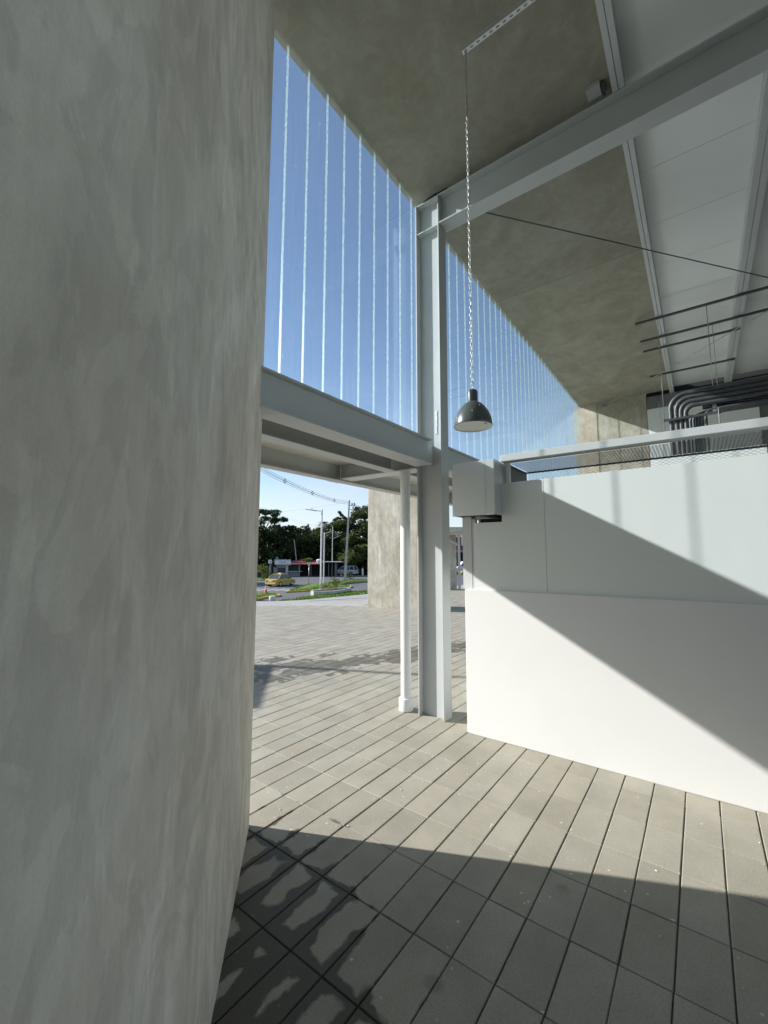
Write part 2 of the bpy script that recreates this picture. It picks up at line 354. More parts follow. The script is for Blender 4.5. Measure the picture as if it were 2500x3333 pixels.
    wc = t.nodes.new("ShaderNodeMixRGB"); wc.inputs[2].default_value = (0.25, 0.245, 0.22, 1); wc.blend_type = 'MULTIPLY'
    t.links.new(wet, wc.inputs[0]); t.links.new(mxc.outputs[0], wc.inputs[1]); t.links.new(wc.outputs[0], b.inputs['Base Color'])
    rg = math_(t, 'SUBTRACT', 0.72, math_(t, 'MULTIPLY', wet, 0.16)); t.links.new(rg, b.inputs['Roughness'])
    bp = N(t, "ShaderNodeBump", Strength=0.25, Distance=0.004); t.links.new(n2.outputs[0], bp.inputs['Height']); t.links.new(bp.outputs[0], b.inputs['Normal'])
    return m
M['paver'] = paver_mat()
def plaza_mat():
    m, t, b = newmat('far_paving'); b.inputs['Roughness'].default_value = 0.75
    pos = t.nodes.new("ShaderNodeTexCoord").outputs['Object']
    sx = t.nodes.new("ShaderNodeSeparateXYZ"); t.links.new(pos, sx.inputs[0])
    ey = math_(t, 'PINGPONG', math_(t, 'SUBTRACT', sx.outputs[1], OY-40*PY), PY/2)
    j = ramp(t, ey, 0.006, (0.5, 0.5, 0.48), 0.010, (1, 1, 1))
    n = N(t, "ShaderNodeTexNoise", Scale=0.5, Detail=7.0, Roughness=0.65); t.links.new(pos, n.inputs['Vector'])
    r = ramp(t, n.outputs[0], 0.3, (0.34, 0.335, 0.31), 0.7, (0.40, 0.395, 0.37))
    t.links.new(mul(t, r.outputs[0], j.outputs[0]), b.inputs['Base Color'])
    return m
M['plaza'] = plaza_mat()

def glass_mats():
    m, t, b = newmat('clear_channel_glass'); t.nodes.remove(b)
    out = t.nodes['Material Output']
    pos = coords(t, (14, 14, 0.35))
    n = N(t, "ShaderNodeTexNoise", Scale=4.0, Detail=4.0); t.links.new(pos, n.inputs['Vector'])
    tint = ramp(t, n.outputs[0], 0.35, (0.90, 0.95, 0.985), 0.65, (0.95, 0.98, 1.0))
    tr = t.nodes.new("ShaderNodeBsdfTransparent"); t.links.new(tint.outputs[0], tr.inputs[0])
    gl = N(t, "ShaderNodeBsdfGlossy", Roughness=0.06); gl.inputs[0].default_value = (1, 1, 1, 1)
    lw = t.nodes.new('ShaderNodeLayerWeight'); lw.inputs[0].default_value = 0.5
    frv = math_(t, 'ADD', 0.03, math_(t, 'MULTIPLY', math_(t, 'POWER', lw.outputs['Facing'], 4.0), 0.35))
    mx1 = t.nodes.new("ShaderNodeMixShader"); t.links.new(frv, mx1.inputs[0]); t.links.new(tr.outputs[0], mx1.inputs[1]); t.links.new(gl.outputs[0], mx1.inputs[2])
    # dust specks and drip marks scatter sunlight
    vo = N(t, "ShaderNodeTexVoronoi", Scale=13.0); t.links.new(coords(t, (1, 1, 0.35)), vo.inputs['Vector'])
    sp = ramp(t, vo.outputs['Distance'], 0.03, (1,1,1), 0.06, (0,0,0))
    n2 = N(t, "ShaderNodeTexNoise", Scale=5.0, Detail=8.0, Roughness=0.7); t.links.new(coords(t, (9, 9, 0.5)), n2.inputs['Vector'])
    dr = ramp(t, n2.outputs[0], 0.6, (0.008,)*3, 0.85, (0.10,)*3)
    fac = math_(t, 'MAXIMUM', math_(t, 'MULTIPLY', sp.outputs[0], 0.22), dr.outputs[0])
    tl = t.nodes.new("ShaderNodeBsdfTranslucent"); tl.inputs[0].default_value = (0.75, 0.85, 0.9, 1)
    mx2 = t.nodes.new("ShaderNodeMixShader"); t.links.new(fac, mx2.inputs[0]); t.links.new(mx1.outputs[0], mx2.inputs[1]); t.links.new(tl.outputs[0], mx2.inputs[2])
    t.links.new(mx2.outputs[0], out.inputs[0])
    m2, t, b = newmat('channel_glass_flange'); t.nodes.remove(b); out = t.nodes['Material Output']
    tr = t.nodes.new("ShaderNodeBsdfTransparent"); tr.inputs[0].default_value = (0.94, 0.99, 1.0, 1)
    tl = t.nodes.new("ShaderNodeBsdfTranslucent"); tl.inputs[0].default_value = (0.92, 1.0, 0.93, 1)
    gl = N(t, "ShaderNodeBsdfGlossy", Roughness=0.22); gl.inputs[0].default_value = (0.95, 1, 1, 1)
    n = N(t, "ShaderNodeTexNoise", Scale=6.0, Detail=6.0, Roughness=0.8); t.links.new(coords(t, (16, 16, 4.0)), n.inputs['Vector'])
    rf = ramp(t, n.outputs[0], 0.42, (0.08,)*3, 0.60, (0.5,)*3)
    a = t.nodes.new("ShaderNodeMixShader"); t.links.new(rf.outputs[0], a.inputs[0]); t.links.new(tr.outputs[0], a.inputs[1]); t.links.new(tl.outputs[0], a.inputs[2])
    c = t.nodes.new("ShaderNodeMixShader"); c.inputs[0].default_value = 0.08; t.links.new(a.outputs[0], c.inputs[1]); t.links.new(gl.outputs[0], c.inputs[2])
    t.links.new(c.outputs[0], out.inputs[0])
    return m, m2
M['glass'], M['flange'] = glass_mats()

# ================================================================== SETTING: plaza, road, ground
def s2w(u, d): p = FS @ Vector((u, d, 0)); return p.x, p.y
def w2s(x, y): p = FS.inverted() @ Vector((x, y, 0)); return p.x, p.y
def smooth(a, b, x):
    x = max(0, min(1, (x-a)/(b-a))); return x*x*(3-2*x)
def lim(u): return 15.0 + 8.0*smooth(-0.4, 0.9, u)
# pavers, laid on a stack-bond grid
vs, fs = [], []
def add_paver(cx, cy):
    g, ch = 0.0030, 0.0040
    x0, x1, y0, y1 = cx-PX/2+g*0.7, cx+PX/2-g*0.7, cy-PY/2+g, cy+PY/2-g
    jx, jy, ja = random.uniform(-.0015, .0015), random.uniform(-.0012, .0012), random.uniform(-.003, .003)
    tz, t1, t2 = random.uniform(-.0012, .0012), random.uniform(-.002, .002), random.uniform(-.002, .002)
    n = len(vs)
    for (a, b, c) in ((x0, y0, -.05), (x1, y0, -.05), (x1, y1, -.05), (x0, y1, -.05), (x0, y0, -ch), (x1, y0, -ch), (x1, y1, -ch), (x0, y1, -ch),
                      (x0+ch*.7, y0+ch, 0), (x1-ch*.7, y0+ch, 0), (x1-ch*.7, y1-ch, 0), (x0+ch*.7, y1-ch, 0)):
        vs.append((a+jx-ja*(b-cy), b+jy+ja*(a-cx), c+tz+t1*(a-cx)+t2*(b-cy)))
    for k in range(4):
        l = (k+1) % 4
        fs.append((n+k, n+l, n+4+l, n+4+k)); fs.append((n+4+k, n+4+l, n+8+l, n+8+k))
    fs.append((n+8, n+9, n+10, n+11))
for i in range(-14, 60):
    for j in range(-26, 130):
        cx, cy = OX+(i+.5)*PX, OY+(j+.5)*PY
        u, d = w2s(cx, cy)
        if d > lim(u) or abs(u) > 16: continue
        if cx > 4.4 and cy < 1.7: continue
        add_paver(cx, cy)
me = bpy.data.meshes.new('plaza_pavers'); me.from_pydata(vs, [], fs); me.materials.append(M['paver'])
o = bpy.data.objects.new('plaza_paving', me); COL.objects.link(o); tag(o, kind='structure')
mb = MB(FW)
for k in range(170):
    x, y = random.uniform(1.6, 6.6), random.uniform(-1.6, 3.2)
    if x > 4.0 and y < 2.0: continue
    a = random.uniform(0, 6.28); l = random.uniform(.003, .009); w_ = l*random.uniform(.4, .9); z = .0035
    c_, s_ = math.cos(a), math.sin(a)
    mb.add([(x+c_*l, y+s_*l, z), (x-s_*w_, y+c_*w_, z+.002), (x-c_*l, y-s_*l, z), (x+s_*w_, y-c_*w_, z-.001), (x, y, z+.004)], [(0, 1, 4), (1, 2, 4), (2, 3, 4), (3, 0, 4)])
tag(mb.build('paving_debris', M['chip']), 'pale chips and flakes scattered on the paving', 'debris', kind='stuff')
# sand bed and falling outer part of the plaza
def edgeD(u): return 35.2 + (0.55*(u+8.6) if u < -6.5 else 1.15+1.1*(u+6.5))
mb = MB(FS); us = [-40+1.0*k for k in range(71)]
rows = []
for u in us:
    L = lim(u); E_ = max(L+14, min(60, edgeD(u)))
    col = [(-12, -.03), (L-.2, -.03), (L+.6, -.028)]
    for k in range(1, 14): col.append((L+.6+13*k/13, -2*smooth(0, 1, k/13)*1.0+(-.0)))
    col.append((E_, -2.0+.012)); rows.append([(u, d, z) for d, z in col])
nr = len(rows[0])
mb.v = [p for r in rows for p in r]
mb.f = [(i*nr+k, (i+1)*nr+k, (i+1)*nr+k+1, i*nr+k+1) for i in range(len(us)-1) for k in range(1, nr-1)]
tag(mb.build('plaza', M['plaza'], smooth=True), kind='structure')
mb = MB(FS); mb.v = [(-40, -12, -.034), (30, -12, -.034), (30, 0, -.034), (-40, 0, -.034)]; 
mb.f = []
mb.v = []; 
for u in us: mb.v += [(u, -12, -.013), (u, lim(u)-.2, -.013)]
mb.f = [(2*i, 2*i+2, 2*i+3, 2*i+1) for i in range(len(us)-1)]
tag(mb.build('paving_bed', M['joint']), kind='structure')
mb = MB(FS); mb.v = [(-500, -500, -2.2), (500, -500, -2.2), (500, 1200, -2.2), (-500, 1200, -2.2)]; mb.f = [(0, 1, 2, 3)]
tag(mb.build('ground', M['earth']), kind='structure')
mb = MB(FS); mb.v = [(-60, 24, -2), (60, 24, -2), (60, 90, -2), (-16, 79.5, -2), (-60, 70, -2)]; mb.f = [(0, 1, 2, 3, 4)]
tag(mb.build('road', M['asphalt']), kind='structure')
# hill behind the trees
mb = MB(FS); nx, ny = 40, 16
for j in range(ny):
    for i in range(nx):
        u = -90+i*4.5; d = 84+j*7
        z = -2.3 + 9*smooth(88, 150, d)*smooth(-45, 5, u) + 2.0*smooth(90, 130, d) + 0.5*math.sin(i*1.7+j)*smooth(86, 95, d)
        mb.v.append((u, d, z))
mb.f = [(j*nx+i, j*nx+i+1, (j+1)*nx+i+1, (j+1)*nx+i) for j in range(ny-1) for i in range(nx-1)]
tag(mb.build('hill', M['earth'], smooth=True), kind='structure')

# crosswalk paint
mb = MB(FS)
for k in range(5):
    u0 = -14.6+k*0.95; mb.add([(u0, 45.3, -1.996), (u0+.5, 45.3, -1.996), (u0+1.0, 48.2, -1.996), (u0+.5, 48.2, -1.996)], [(0, 1, 2, 3)])
mb.add([(-13.5, 56.4, -1.996), (-9.5, 55.2, -1.996), (-9.5, 55.35, -1.996), (-13.5, 56.55, -1.996)], [(0, 1, 2, 3)])
tag(mb.build('road_markings', M['white_paint']), kind='structure')
# drain line across the plaza edge
mb = MB(FS); pts = [(-14, 33.6), (-10, 33.85), (-8.3, 33.9), (-6.2, 34.9), (-1.4, 37.9), (2, 40)]
for a, b in zip(pts, pts[1:]): mb.add([(a[0], a[1], -1.982), (b[0], b[1], -1.982), (b[0], b[1]+.16, -1.982), (a[0], a[1]+.16, -1.982)], [(0, 1, 2, 3)])
tag(mb.build('drain_channel', M['dark']), kind='structure')

def inset(poly, w):
    n = len(poly); a = sum(poly[i][0]*poly[(i+1)%n][1]-poly[(i+1)%n][0]*poly[i][1] for i in range(n))
    if a < 0: poly = poly[::-1]
    out = []
    for i in range(n):
        p0, p1, p2 = Vector(poly[i-1]), Vector(poly[i]), Vector(poly[(i+1) % n])
        e1, e2 = (p1-p0).normalized(), (p2-p1).normalized()
        nn = Vector((-e1.y-e2.y, e1.x+e2.x)); nn.normalize()
        c = max(0.5, nn.dot(Vector((-e1.y, e1.x))))
        out.append(tuple(p1+nn*w/c))
    return poly, out
def inside(p, poly):
    x, y = p; c = False; n = len(poly)
    for i in range(n):
        x1, y1 = poly[i]; x2, y2 = poly[(i+1) % n]
        if (y1 > y) != (y2 > y) and x < (x2-x1)*(y-y1)/(y2-y1)+x1: c = not c
    return c
def verge(poly, kerb_name, kerb_label, kerb_mat, h=0.15, wk=0.18, mound=0.12, grass_n=900):
    poly, inn = inset(poly, wk)
    n = len(poly)
    if kerb_name:
        mb = MB(FS)
        mb.add([(x, y, -2.0) for x, y in poly]+[(x, y, -2+h) for x, y in poly]+[(x, y, -2+h) for x, y in inn]+[(x, y, -2.0) for x, y in inn],
               [f for i in range(n) for f in ((i, (i+1)%n, n+(i+1)%n, n+i), (n+i, n+(i+1)%n, 2*n+(i+1)%n, 2*n+i), (2*n+i, 2*n+(i+1)%n, 3*n+(i+1)%n, 3*n+i))])
        tag(mb.build(kerb_name, kerb_mat), kerb_label, 'kerb')
    # turf with blades
    mb = MB(FS); cx = sum(p[0] for p in inn)/n; cy = sum(p[1] for p in inn)/n
    mb.v = [(x, y, -2+h-.03) for x, y in inn]+[(cx+(x-cx)*.5, cy+(y-cy)*.5, -2+h+mound) for x, y in inn]+[(cx, cy, -2+h+mound*1.2)]
    mb.f = [(i, (i+1)%n, n+(i+1)%n, n+i) for i in range(n)]+[(n+i, n+(i+1)%n, 2*n) for i in range(n)]
    bl = MB(FS); xs = [p[0] for p in inn]; ys = [p[1] for p in inn]; k = 0; tries = 0
    while k < grass_n and tries < 20000:
        tries += 1
        x, y = random.uniform(min(xs), max(xs)), random.uniform(min(ys), max(ys))
        if not inside((x, y), inn): continue
        k += 1; a = random.uniform(0, 6.28); wd = random.uniform(.04, .1); hh = random.uniform(.06, .16)
        q = max(abs(x-cx)/(max(xs)-min(xs)), abs(y-cy)/(max(ys)-min(ys)))*2
        z = -2+h-.03+mound*max(0, 1-q)
        bl.add([(x-wd*math.cos(a), y-wd*math.sin(a), z), (x+wd*math.cos(a), y+wd*math.sin(a), z), (x+random.uniform(-.05, .05), y+random.uniform(-.05, .05), z+hh)], [(0, 1, 2)])
    tag(mb.build('turf', M['turf'], smooth=True), kind='structure')
    tag(bl.build('grass', M['grass']), 'short bright green grass on the road verge', 'grass', kind='stuff')
verge([(-9.75, 42.7), (-7.6, 44.6), (-3.75, 49.2), (-3.9, 51.5), (-6.9, 53.2), (-9.5, 52.6), (-9.9, 46)], 'kerb', 'yellow kerb round the grass island behind the low planter', M['yellow_kerb'], mound=.25, grass_n=2200)
verge([(-10.55, 35.6), (-10.17, 38.0), (-9.43, 38.9), (-9.62, 39.8), (-10.4, 41.0), (-18, 41.0), (-18, 33)], 'kerb', 'yellow kerb of the verge where the orange cone stands', M['yellow_kerb'], grass_n=1500)
verge([(-8.8, 35.3), (-6.5, 36.5), (-1.62, 41.8), (3, 47), (3, 50), (-1.74, 45.1), (-3.2, 43.9), (-6.9, 38.7), (-7.5, 37.3)], None, None, None, h=.05, wk=.02, mound=.05, grass_n=2500)
verge([(-7.95, 55.4), (-6.9, 54.0), (-5.9, 53.4), (-4.9, 55.6), (-2.33, 59.8), (3, 64), (3, 68), (-2.5, 63.9), (-4.7, 63.8), (-5.8, 60.8), (-6.7, 57.5)], 'kerb', 'dark grey kerb of the far verge under the leaning utility pole', M['asphalt'], grass_n=1600)
verge([(-18.4, 63.2), (-17.3, 66), (-17.5, 69), (-30, 69), (-30, 60)], 'kerb', 'grey kerb of the verge beside the dark parked car', M['conc'], grass_n=1200)

# ================================================================== BUILDING
# foreground trowelled concrete wall (seen almost edge-on)
P = Vector((1.058, 1.410)); dd = Vector((-0.674, -0.738)); nn = Vector((-0.738, 0.674))
q = [P, P+dd*4.2, P+dd*4.2+nn*0.30, P+nn*0.30]
o = MB().prism([(a.x, a.y) for a in q], -1.05, 2.53).build('concrete_wall', M['wall'], bevel=0.004)
tag(o, 'tall trowelled grey concrete wall filling the near left side', 'wall')
# unseen panel added outside, behind that wall, to cast a shadow on the paving
o = MB().prism([(1.627, 5.20), (0.889, 4.42), (0.83, 4.48), (1.568, 5.26)], -1.02, 0.2).build('shadow_caster_panel', M['outer'], bevel=0.01)
tag(o, 'low grey panel out of sight beyond the near wall, added to cast a shadow', 'wall')

# raw concrete ceiling slab
o = MB().box(-3.2, 7.62, 0.235, 1.53, 2.53, 2.72).build('ceiling_slab', M['slab'])
tag(o, 'raw olive grey concrete ceiling slab above the glass wall', 'ceiling')
o = MB().box(-3.35, -3.2, -5.5, 1.4, -1.02, 2.6).build('back_wall', M['wall'])  # unseen wall, added to block sky fill and darken the shaded floor
tag(o, 'unseen concrete wall added behind the viewer to cut the sky light', 'wall')
# lightweight roof: panels between purlins
roof = thing('panel_roof', 'white panelled roof above the steel purlins at upper right', 'roof', (2.4, -1, 2.56))
x = 3.12-0.575*11
k = 0
while x < 7.6:
    x1 = min(x+0.572, 7.62)
    MB().box(x, x1, -5.5, 0.2345, 2.56, 2.60).build('ceiling_panel', M['ceil'], roof)
    x += 0.575
MB().box(-3.2, 7.62, -5.5, 0.2345, 2.602, 2.62).build('roof_deck', M['greydark'], roof)

def purlin(y0, y1, x0, x1, label):
    t = thing('purlin', label, 'purlin', (x0, (y0+y1)/2, 2.47), group='steel purlins under the white roof')
    ym = (y0+y1)/2
    MB().box(x0, x1, y0, ym-.0012, 2.472, 2.557).build('channel', M['steel_light'], t, bevel=.002)
    MB().box(x0, x1, ym+.0012, y1, 2.4705, 2.557).build('channel', M['steel_light'], t, bevel=.002)
purlin(0.176, 0.233, -3.2, 7.62, 'pale steel purlin along the edge of the concrete slab')
purlin(-0.50, -0.42, -3.2, 7.62, 'pale steel purlin crossing the white roof near the right picture edge')
purlin(-1.18, -1.10, -3.2, 7.62, 'pale steel purlin out past the right of the view')

# steel column
def ibeam_z(name, label):
    t = thing('steel_column', label, 'column', (2.412, 1.39, -1))
    MB().box(2.362, 2.462, 1.299, 1.3065, -1.0, 2.468).build('flange', M['steel'], t, bevel=.002)
    MB().box(2.362, 2.462, 1.4755, 1.483, -1.0, 2.468).build('flange', M['steel'], t, bevel=.002)
    MB().box(2.4085, 2.4155, 1.3067, 1.4753, -1.0, 2.466).build('web', M['steel'], t)
    MB().box(2.366, 2.408, 1.3068, 1.4752, 2.246, 2.2525).build('stiffener', M['steel_light'], t)
    MB().box(2.366, 2.408, 1.3068, 1.4752, 2.4605, 2.467).build('stiffener', M['steel_light'], t)
    MB().box(2.352, 2.472, 1.29, 1.492, -1.012, -1.0025).build('base_plate', M['steel'], t)
    # dripped sealant low on the upper web
    m = MB()
    zz = 0.80
    for k in range(26):
        m.box(2.404, 2.4083, 1.352+random.uniform(-.003, .003), 1.3585+random.uniform(-.002, .006), zz, zz+.0062); zz += .006
    m.build('sealant_run', M['sealant'], t)
    return t
ibeam_z('c', 'grey steel I-section column standing on the paving between the two glass bays')

# roof beam over the column, running to the right
t = thing('roof_beam', 'large grey steel roof beam running to the upper right from the column', 'beam', (2.417, -1, 2.25))
MB().box(2.363, 2.472, -5.4, 1.2985, 2.2505, 2.2595).build('bottom_flange', M['steel'], t, bevel=.002)
MB().box(2.363, 2.472, -5.4, 1.2985, 2.459, 2.468).build('top_flange', M['steel'], t, bevel=.002)
MB().box(2.4135, 2.4215, -5.4, 1.2985, 2.2597, 2.4588).build('web', M['steel'], t)
# dark strip standing in for the shaded gap above the beam, at the column
MB().prism([(2.37, 1.34), (2.38, 1.43), (2.41, 1.42), (2.41, 1.22), (2.375, 1.24)], 2.4685, 2.492).build('gap_shade_strip', M['dark'], t)
# light steel cleat by the purlin
t = thing('cleat', 'small pale steel cleat fixed to the slab beside the roof beam', 'bracket', (2.31, 0.30, 2.5))
MB().box(2.30, 2.372, 0.285, 0.352, 2.505, 2.529).build('plate', M['steel'], t)
MB().box(2.315, 2.372, 0.262, 0.278, 2.49, 2.529).build('plate', M['darksteel'], t)

# girder under the glass, in two lengths either side of the column
def sill_beam(x0, x1, label):
    t = thing('sill_beam', label, 'beam', (x0, 1.36, 0.573), group='steel beams under the glass wall')
    MB().box(x0, x1, 1.330, 1.484, 0.7275, 0.7365).build('top_flange', M['steel'], t, bevel=.002)
    MB().box(x0, x1, 1.330, 1.452, 0.573, 0.582).build('bottom_flange', M['steel'], t, bevel=.002)
    MB().box(x0, x1, 1.355, 1.361, 0.5822, 0.7273).build('web', M['steel'], t)
    return t
t = sill_beam(0.75, 2.30, 'grey steel beam under the left glass bay, from the concrete wall to the column')
MB().box(2.3002, 2.4083, 1.388, 1.394, 0.585, 0.725).build('end_plate', M['steel'], t)
sill_beam(2.466, 7.6, 'grey steel beam under the right glass bay, beyond the column')

# outdoor canopy: beams and soffit
can = thing('canopy', 'flat outdoor canopy with grey steel beams under the glass wall', 'canopy', (2.4, 1.9, 0.57))
MB().box(-1.2, 7.6, 1.4845, 2.212, 0.692, 0.735).build('soffit', M['soffit'], can)
for (x0, x1) in ((0.2, 2.346), (2.4765, 7.6)):
    MB().box(x0, x1, 1.640, 1.728, 0.5735, 0.581).build('joist', M['steel'], can, bevel=.002)
    MB().box(x0, x1, 1.683, 1.6895, 0.5812, 0.6918).build('joist_web', M['steel'], can)
for (x0, x1) in ((-0.6, 2.4075), (2.4155, 7.6)):
    MB().box(x0, x1, 2.155, 2.235, 0.5605, 0.568).build('edge_beam_flange', M['steel'], can, bevel=.002)
    MB().box(x0, x1, 2.212, 2.2185, 0.5682, 0.735).build('edge_beam', M['steel'], can)
MB().box(2.348, 2.475, 1.486, 2.30, 0.5735, 0.5815).build('cross_beam_flange', M['steel_light'], can, bevel=.002)
MB().box(2.408, 2.415, 1.486, 2.2118, 0.5817, 0.6918).build('cross_beam', M['steel'], can)
for xx in (4.1, 5.8):
    MB().box(xx, xx+.1, 1.486, 2.15, 0.584, 0.591).build('cross_beam_flange', M['steel_light'], can)

# downpipe with foot collar
t = thing('downpipe', 'white round downpipe with a thick collar at its foot, left of the column', 'pipe', (2.392, 1.597, -1))
MB().tube([(2.392, 1.597, -0.99), (2.392, 1.597, 0.573)], 0.0335, 28).build('pipe', M['white_steel'], t, smooth='auto')
MB().lathe([(0.034, -1.0), (0.0465, -0.998), (0.0465, -0.928), (0.044, -0.922), (0.034, -0.922)], 2.392, 1.597, 32).build('collar', M['white_steel'], t, smooth='auto')

# channel-glass wall
gw = thing('glass_wall', 'tall ribbed channel glass wall under the concrete slab showing blue sky', 'glass wall', (2.3, 1.49, 0.735))
x = 1.0678-0.1398
while x < 7.45:
    a, b = x+.001, x+.1388
    if not (2.33 < a < 2.40 and False):
        p = MB().box(a, b, 1.487, 1.4905, 0.7368, 2.5295).build('glass_pane', M['glass'], gw)
        MB().box(a, a+.0020, 1.4907, 1.5005, 0.7368, 2.5295).build('glass_rib', M['flange'], p)
        MB().box(b-.0020, b, 1.4907, 1.5005, 0.7368, 2.5295).build('glass_rib', M['flange'], p)
    x += 0.1398
MB().box(0.9, 7.6, 1.4845, 1.5255, 0.7352, 0.7366).build('sill_strip', M['steel_light'], gw)

# far end wall: concrete, then pale panels
t = thing('end_wall', 'concrete end wall at the far end of the glass, half in sunlight', 'wall', (7.62, 1.0, -1))
MB().box(7.62, 7.75, 0.5455, 1.2485, -1.0, 2.5295).build('concrete_panel', M['farwall'], t)
MB().box(7.615, 7.75, 1.252, 1.60, -1.0, 2.5295).build('concrete_panel', M['farwall'], t)
t = thing('panelled_partition', 'pale panelled partition beyond the conduits at the far end', 'partition', (7.62, -0.1, -1))
MB().box(7.62, 7.7, 0.365, 0.5380, -1.0, 2.2725).build('white_panel', M['panel'], t)
MB().box(7.62, 7.7, -0.766, 0.3605, -1.0, 2.2725).build('white_panel', M['panel'], t)
MB().box(7.63, 7.7, 0.385, 0.5380, 2.2785, 2.474).build('grey_panel', M['greydark'], t)
MB().box(7.63, 7.7, -5.5, 0.380, 2.2785, 2.474).build('grey_panel', M['greydark'], t)
MB().box(7.66, 7.7, -5.5, -0.772, -1.0, 2.2725).build('grey_panel', M['greydark'], t)
MB().box(7.70, 7.75, -5.5, 0.545, 2.4, 2.62).build('backing', M['dark'], t)

# white-walled cabin on the right
cab = thing('white_cabin', 'white rendered cabin with pale upper panels along the right side', 'cabin', (2.35, 0.5, -1))
MB().box(2.306, 2.43, -3.2, 1.123, -0.9992, -0.1955).build('base_wall', M['white_wall'], cab, bevel=.005)
MB().box(2.3035, 2.3058, -3.2, 1.1, -0.9992, -0.9972).build('mortar_line', M['conc'], cab)
MB().prism_yz([(1.065, -0.1953), (1.065, 0.19), (0.892, 0.19), (0.892, 0.409), (0.6565, 0.4115), (0.6565, -0.1953)], 2.3185, 2.328).build('upper_panel', M['panel'], cab, bevel=.0015)
MB().prism_yz([(0.6545, -0.1953), (0.6545, 0.4115), (-3.2, 0.44), (-3.2, -0.1953)], 2.3185, 2.328).build('upper_panel', M['panel'], cab, bevel=.0015)
MB().box(2.335, 2.40, 1.086, 1.137, -0.1953, 0.232).build('corner_post', M['steel_light'], cab, bevel=.002)
MB().box(2.342, 2.41, 1.1372, 1.149, -0.1953, 0.232).build('corner_post', M['steel'], cab, bevel=.002)
MB().box(2.335, 2.36, 1.060, 1.083, -0.1953, 0.215).build('inner_post', M['steel'], cab)
MB().box(2.36, 2.372, -3.2, 0.60, -0.2, 0.40).build('back_board', M['greydark'], cab)
MB().box(2.36, 3.9, 1.040, 1.052, -1.0, 0.215).build('side_wall', M['panel'], cab)
MB().box(3.89, 3.90, -3.2, 1.039, -1.0, 0.40).build('rear_wall', M['panel'], cab)
MB().box(2.40, 2.72, 0.872, 0.880, 0.2152, 0.525).build('side_board', M['greydark'], cab)
MB().box(2.36, 3.89, 0.885, 1.0395, 0.19, 0.2148).build('cap_board', M['dark'], cab)
MB().box(2.300, 2.372, -3.2, 0.886, 0.531, 0.569).build('top_rail', M['steel_light'], cab, bevel=.003)
MB().box(2.335, 2.362, 0.848, 0.868, 0.409, 0.5308).build('rail_post', M['white_steel'], cab, bevel=.002)
MB().box(2.335, 2.362, -1.02, -1.0, 0.42, 0.5308).build('rail_post', M['white_steel'], cab, bevel=.002)
# expanded-metal lid and its turned-down edge
m = MB(); hx, hy = 0.0086, 0.0150       # half diamond
def bar(mb, a, b, wd=.0021, th=.0005):
    a, b = Vector(a), Vector(b); d_ = (b-a).normalized(); s_ = d_.cross(Vector((0, 0, 1)))
    if s_.length < .1: s_ = Vector((1, 0, 0))
    s_ = s_.normalized()*wd; u_ = s_.cross(d_).normalized()*th*1.6
    n = len(mb.v); mb.v += [tuple(a+s_), tuple(a-s_), tuple(a+u_), tuple(b+s_), tuple(b-s_), tuple(b+u_)]
    mb.f += [(n, n+1, n+4, n+3), (n+1, n+2, n+5, n+4), (n+2, n, n+3, n+5)]
XL0, XL1, YL0, YL1, ZL = 2.372, 2.70, -0.72, 0.868, 0.5285
ix = int((XL1-XL0)/hx); iy = int((YL1-YL0)/hy)
for a in range(ix):
    for b in range(iy):
        x0, y0 = XL0+a*hx, YL0+b*hy
        if (a+b) % 2 == 0: bar(m, (x0, y0, ZL), (x0+hx, y0+hy, ZL))
        else: bar(m, (x0, y0+hy, ZL), (x0+hx, y0, ZL))
iz = 10
for a in range(iz):
    for b in range(iy):
        z0, y0 = ZL-.004-a*.008, YL0+b*hy
        if (a+b) % 2 == 0: bar(m, (2.70, y0, z0), (2.70, y0+hy, z0-.008))
        else: bar(m, (2.70, y0+hy, z0), (2.70, y0, z0-.008))
m.build('mesh_lid', M['mesh'], cab)
MB().box(2.696, 2.704, YL0, YL1+.004, ZL-.007, ZL+.002).build('mesh_edge', M['mesh'], cab)
MB().box(2.372, 2.70, YL1, YL1+.006, ZL-.006, ZL+.002).build('mesh_edge', M['mesh'], cab)

# sheet-metal cover box beside the column
t = thing('metal_box', 'grey sheet metal cover box on the post at the cabin corner', 'box', (2.25, 1.0, 0.225))
MB().box(2.212, 2.2165, 0.941, 1.146, 0.225, 0.5345).build('front_cover', M['box'], t, bevel=.001)
MB().box(2.2125, 2.2165, 0.890, 0.9395, 0.2265, 0.5345).build('front_cover', M['box'], t, bevel=.001)
MB().box(2.2167, 2.60, 0.8905, 0.894, 0.2265, 0.5345).build('side_sheet', M['box'], t)
MB().box(2.2167, 2.60, 1.142, 1.1458, 0.2265, 0.5345).build('side_sheet', M['box'], t)
MB().box(2.2167, 2.60, 0.8942, 1.1418, 0.531, 0.5345).build('top_sheet', M['box'], t)
MB().box(2.32, 2.60, 0.8942, 1.1418, 0.233, 0.236).build('base_sheet', M['greydark'], t)

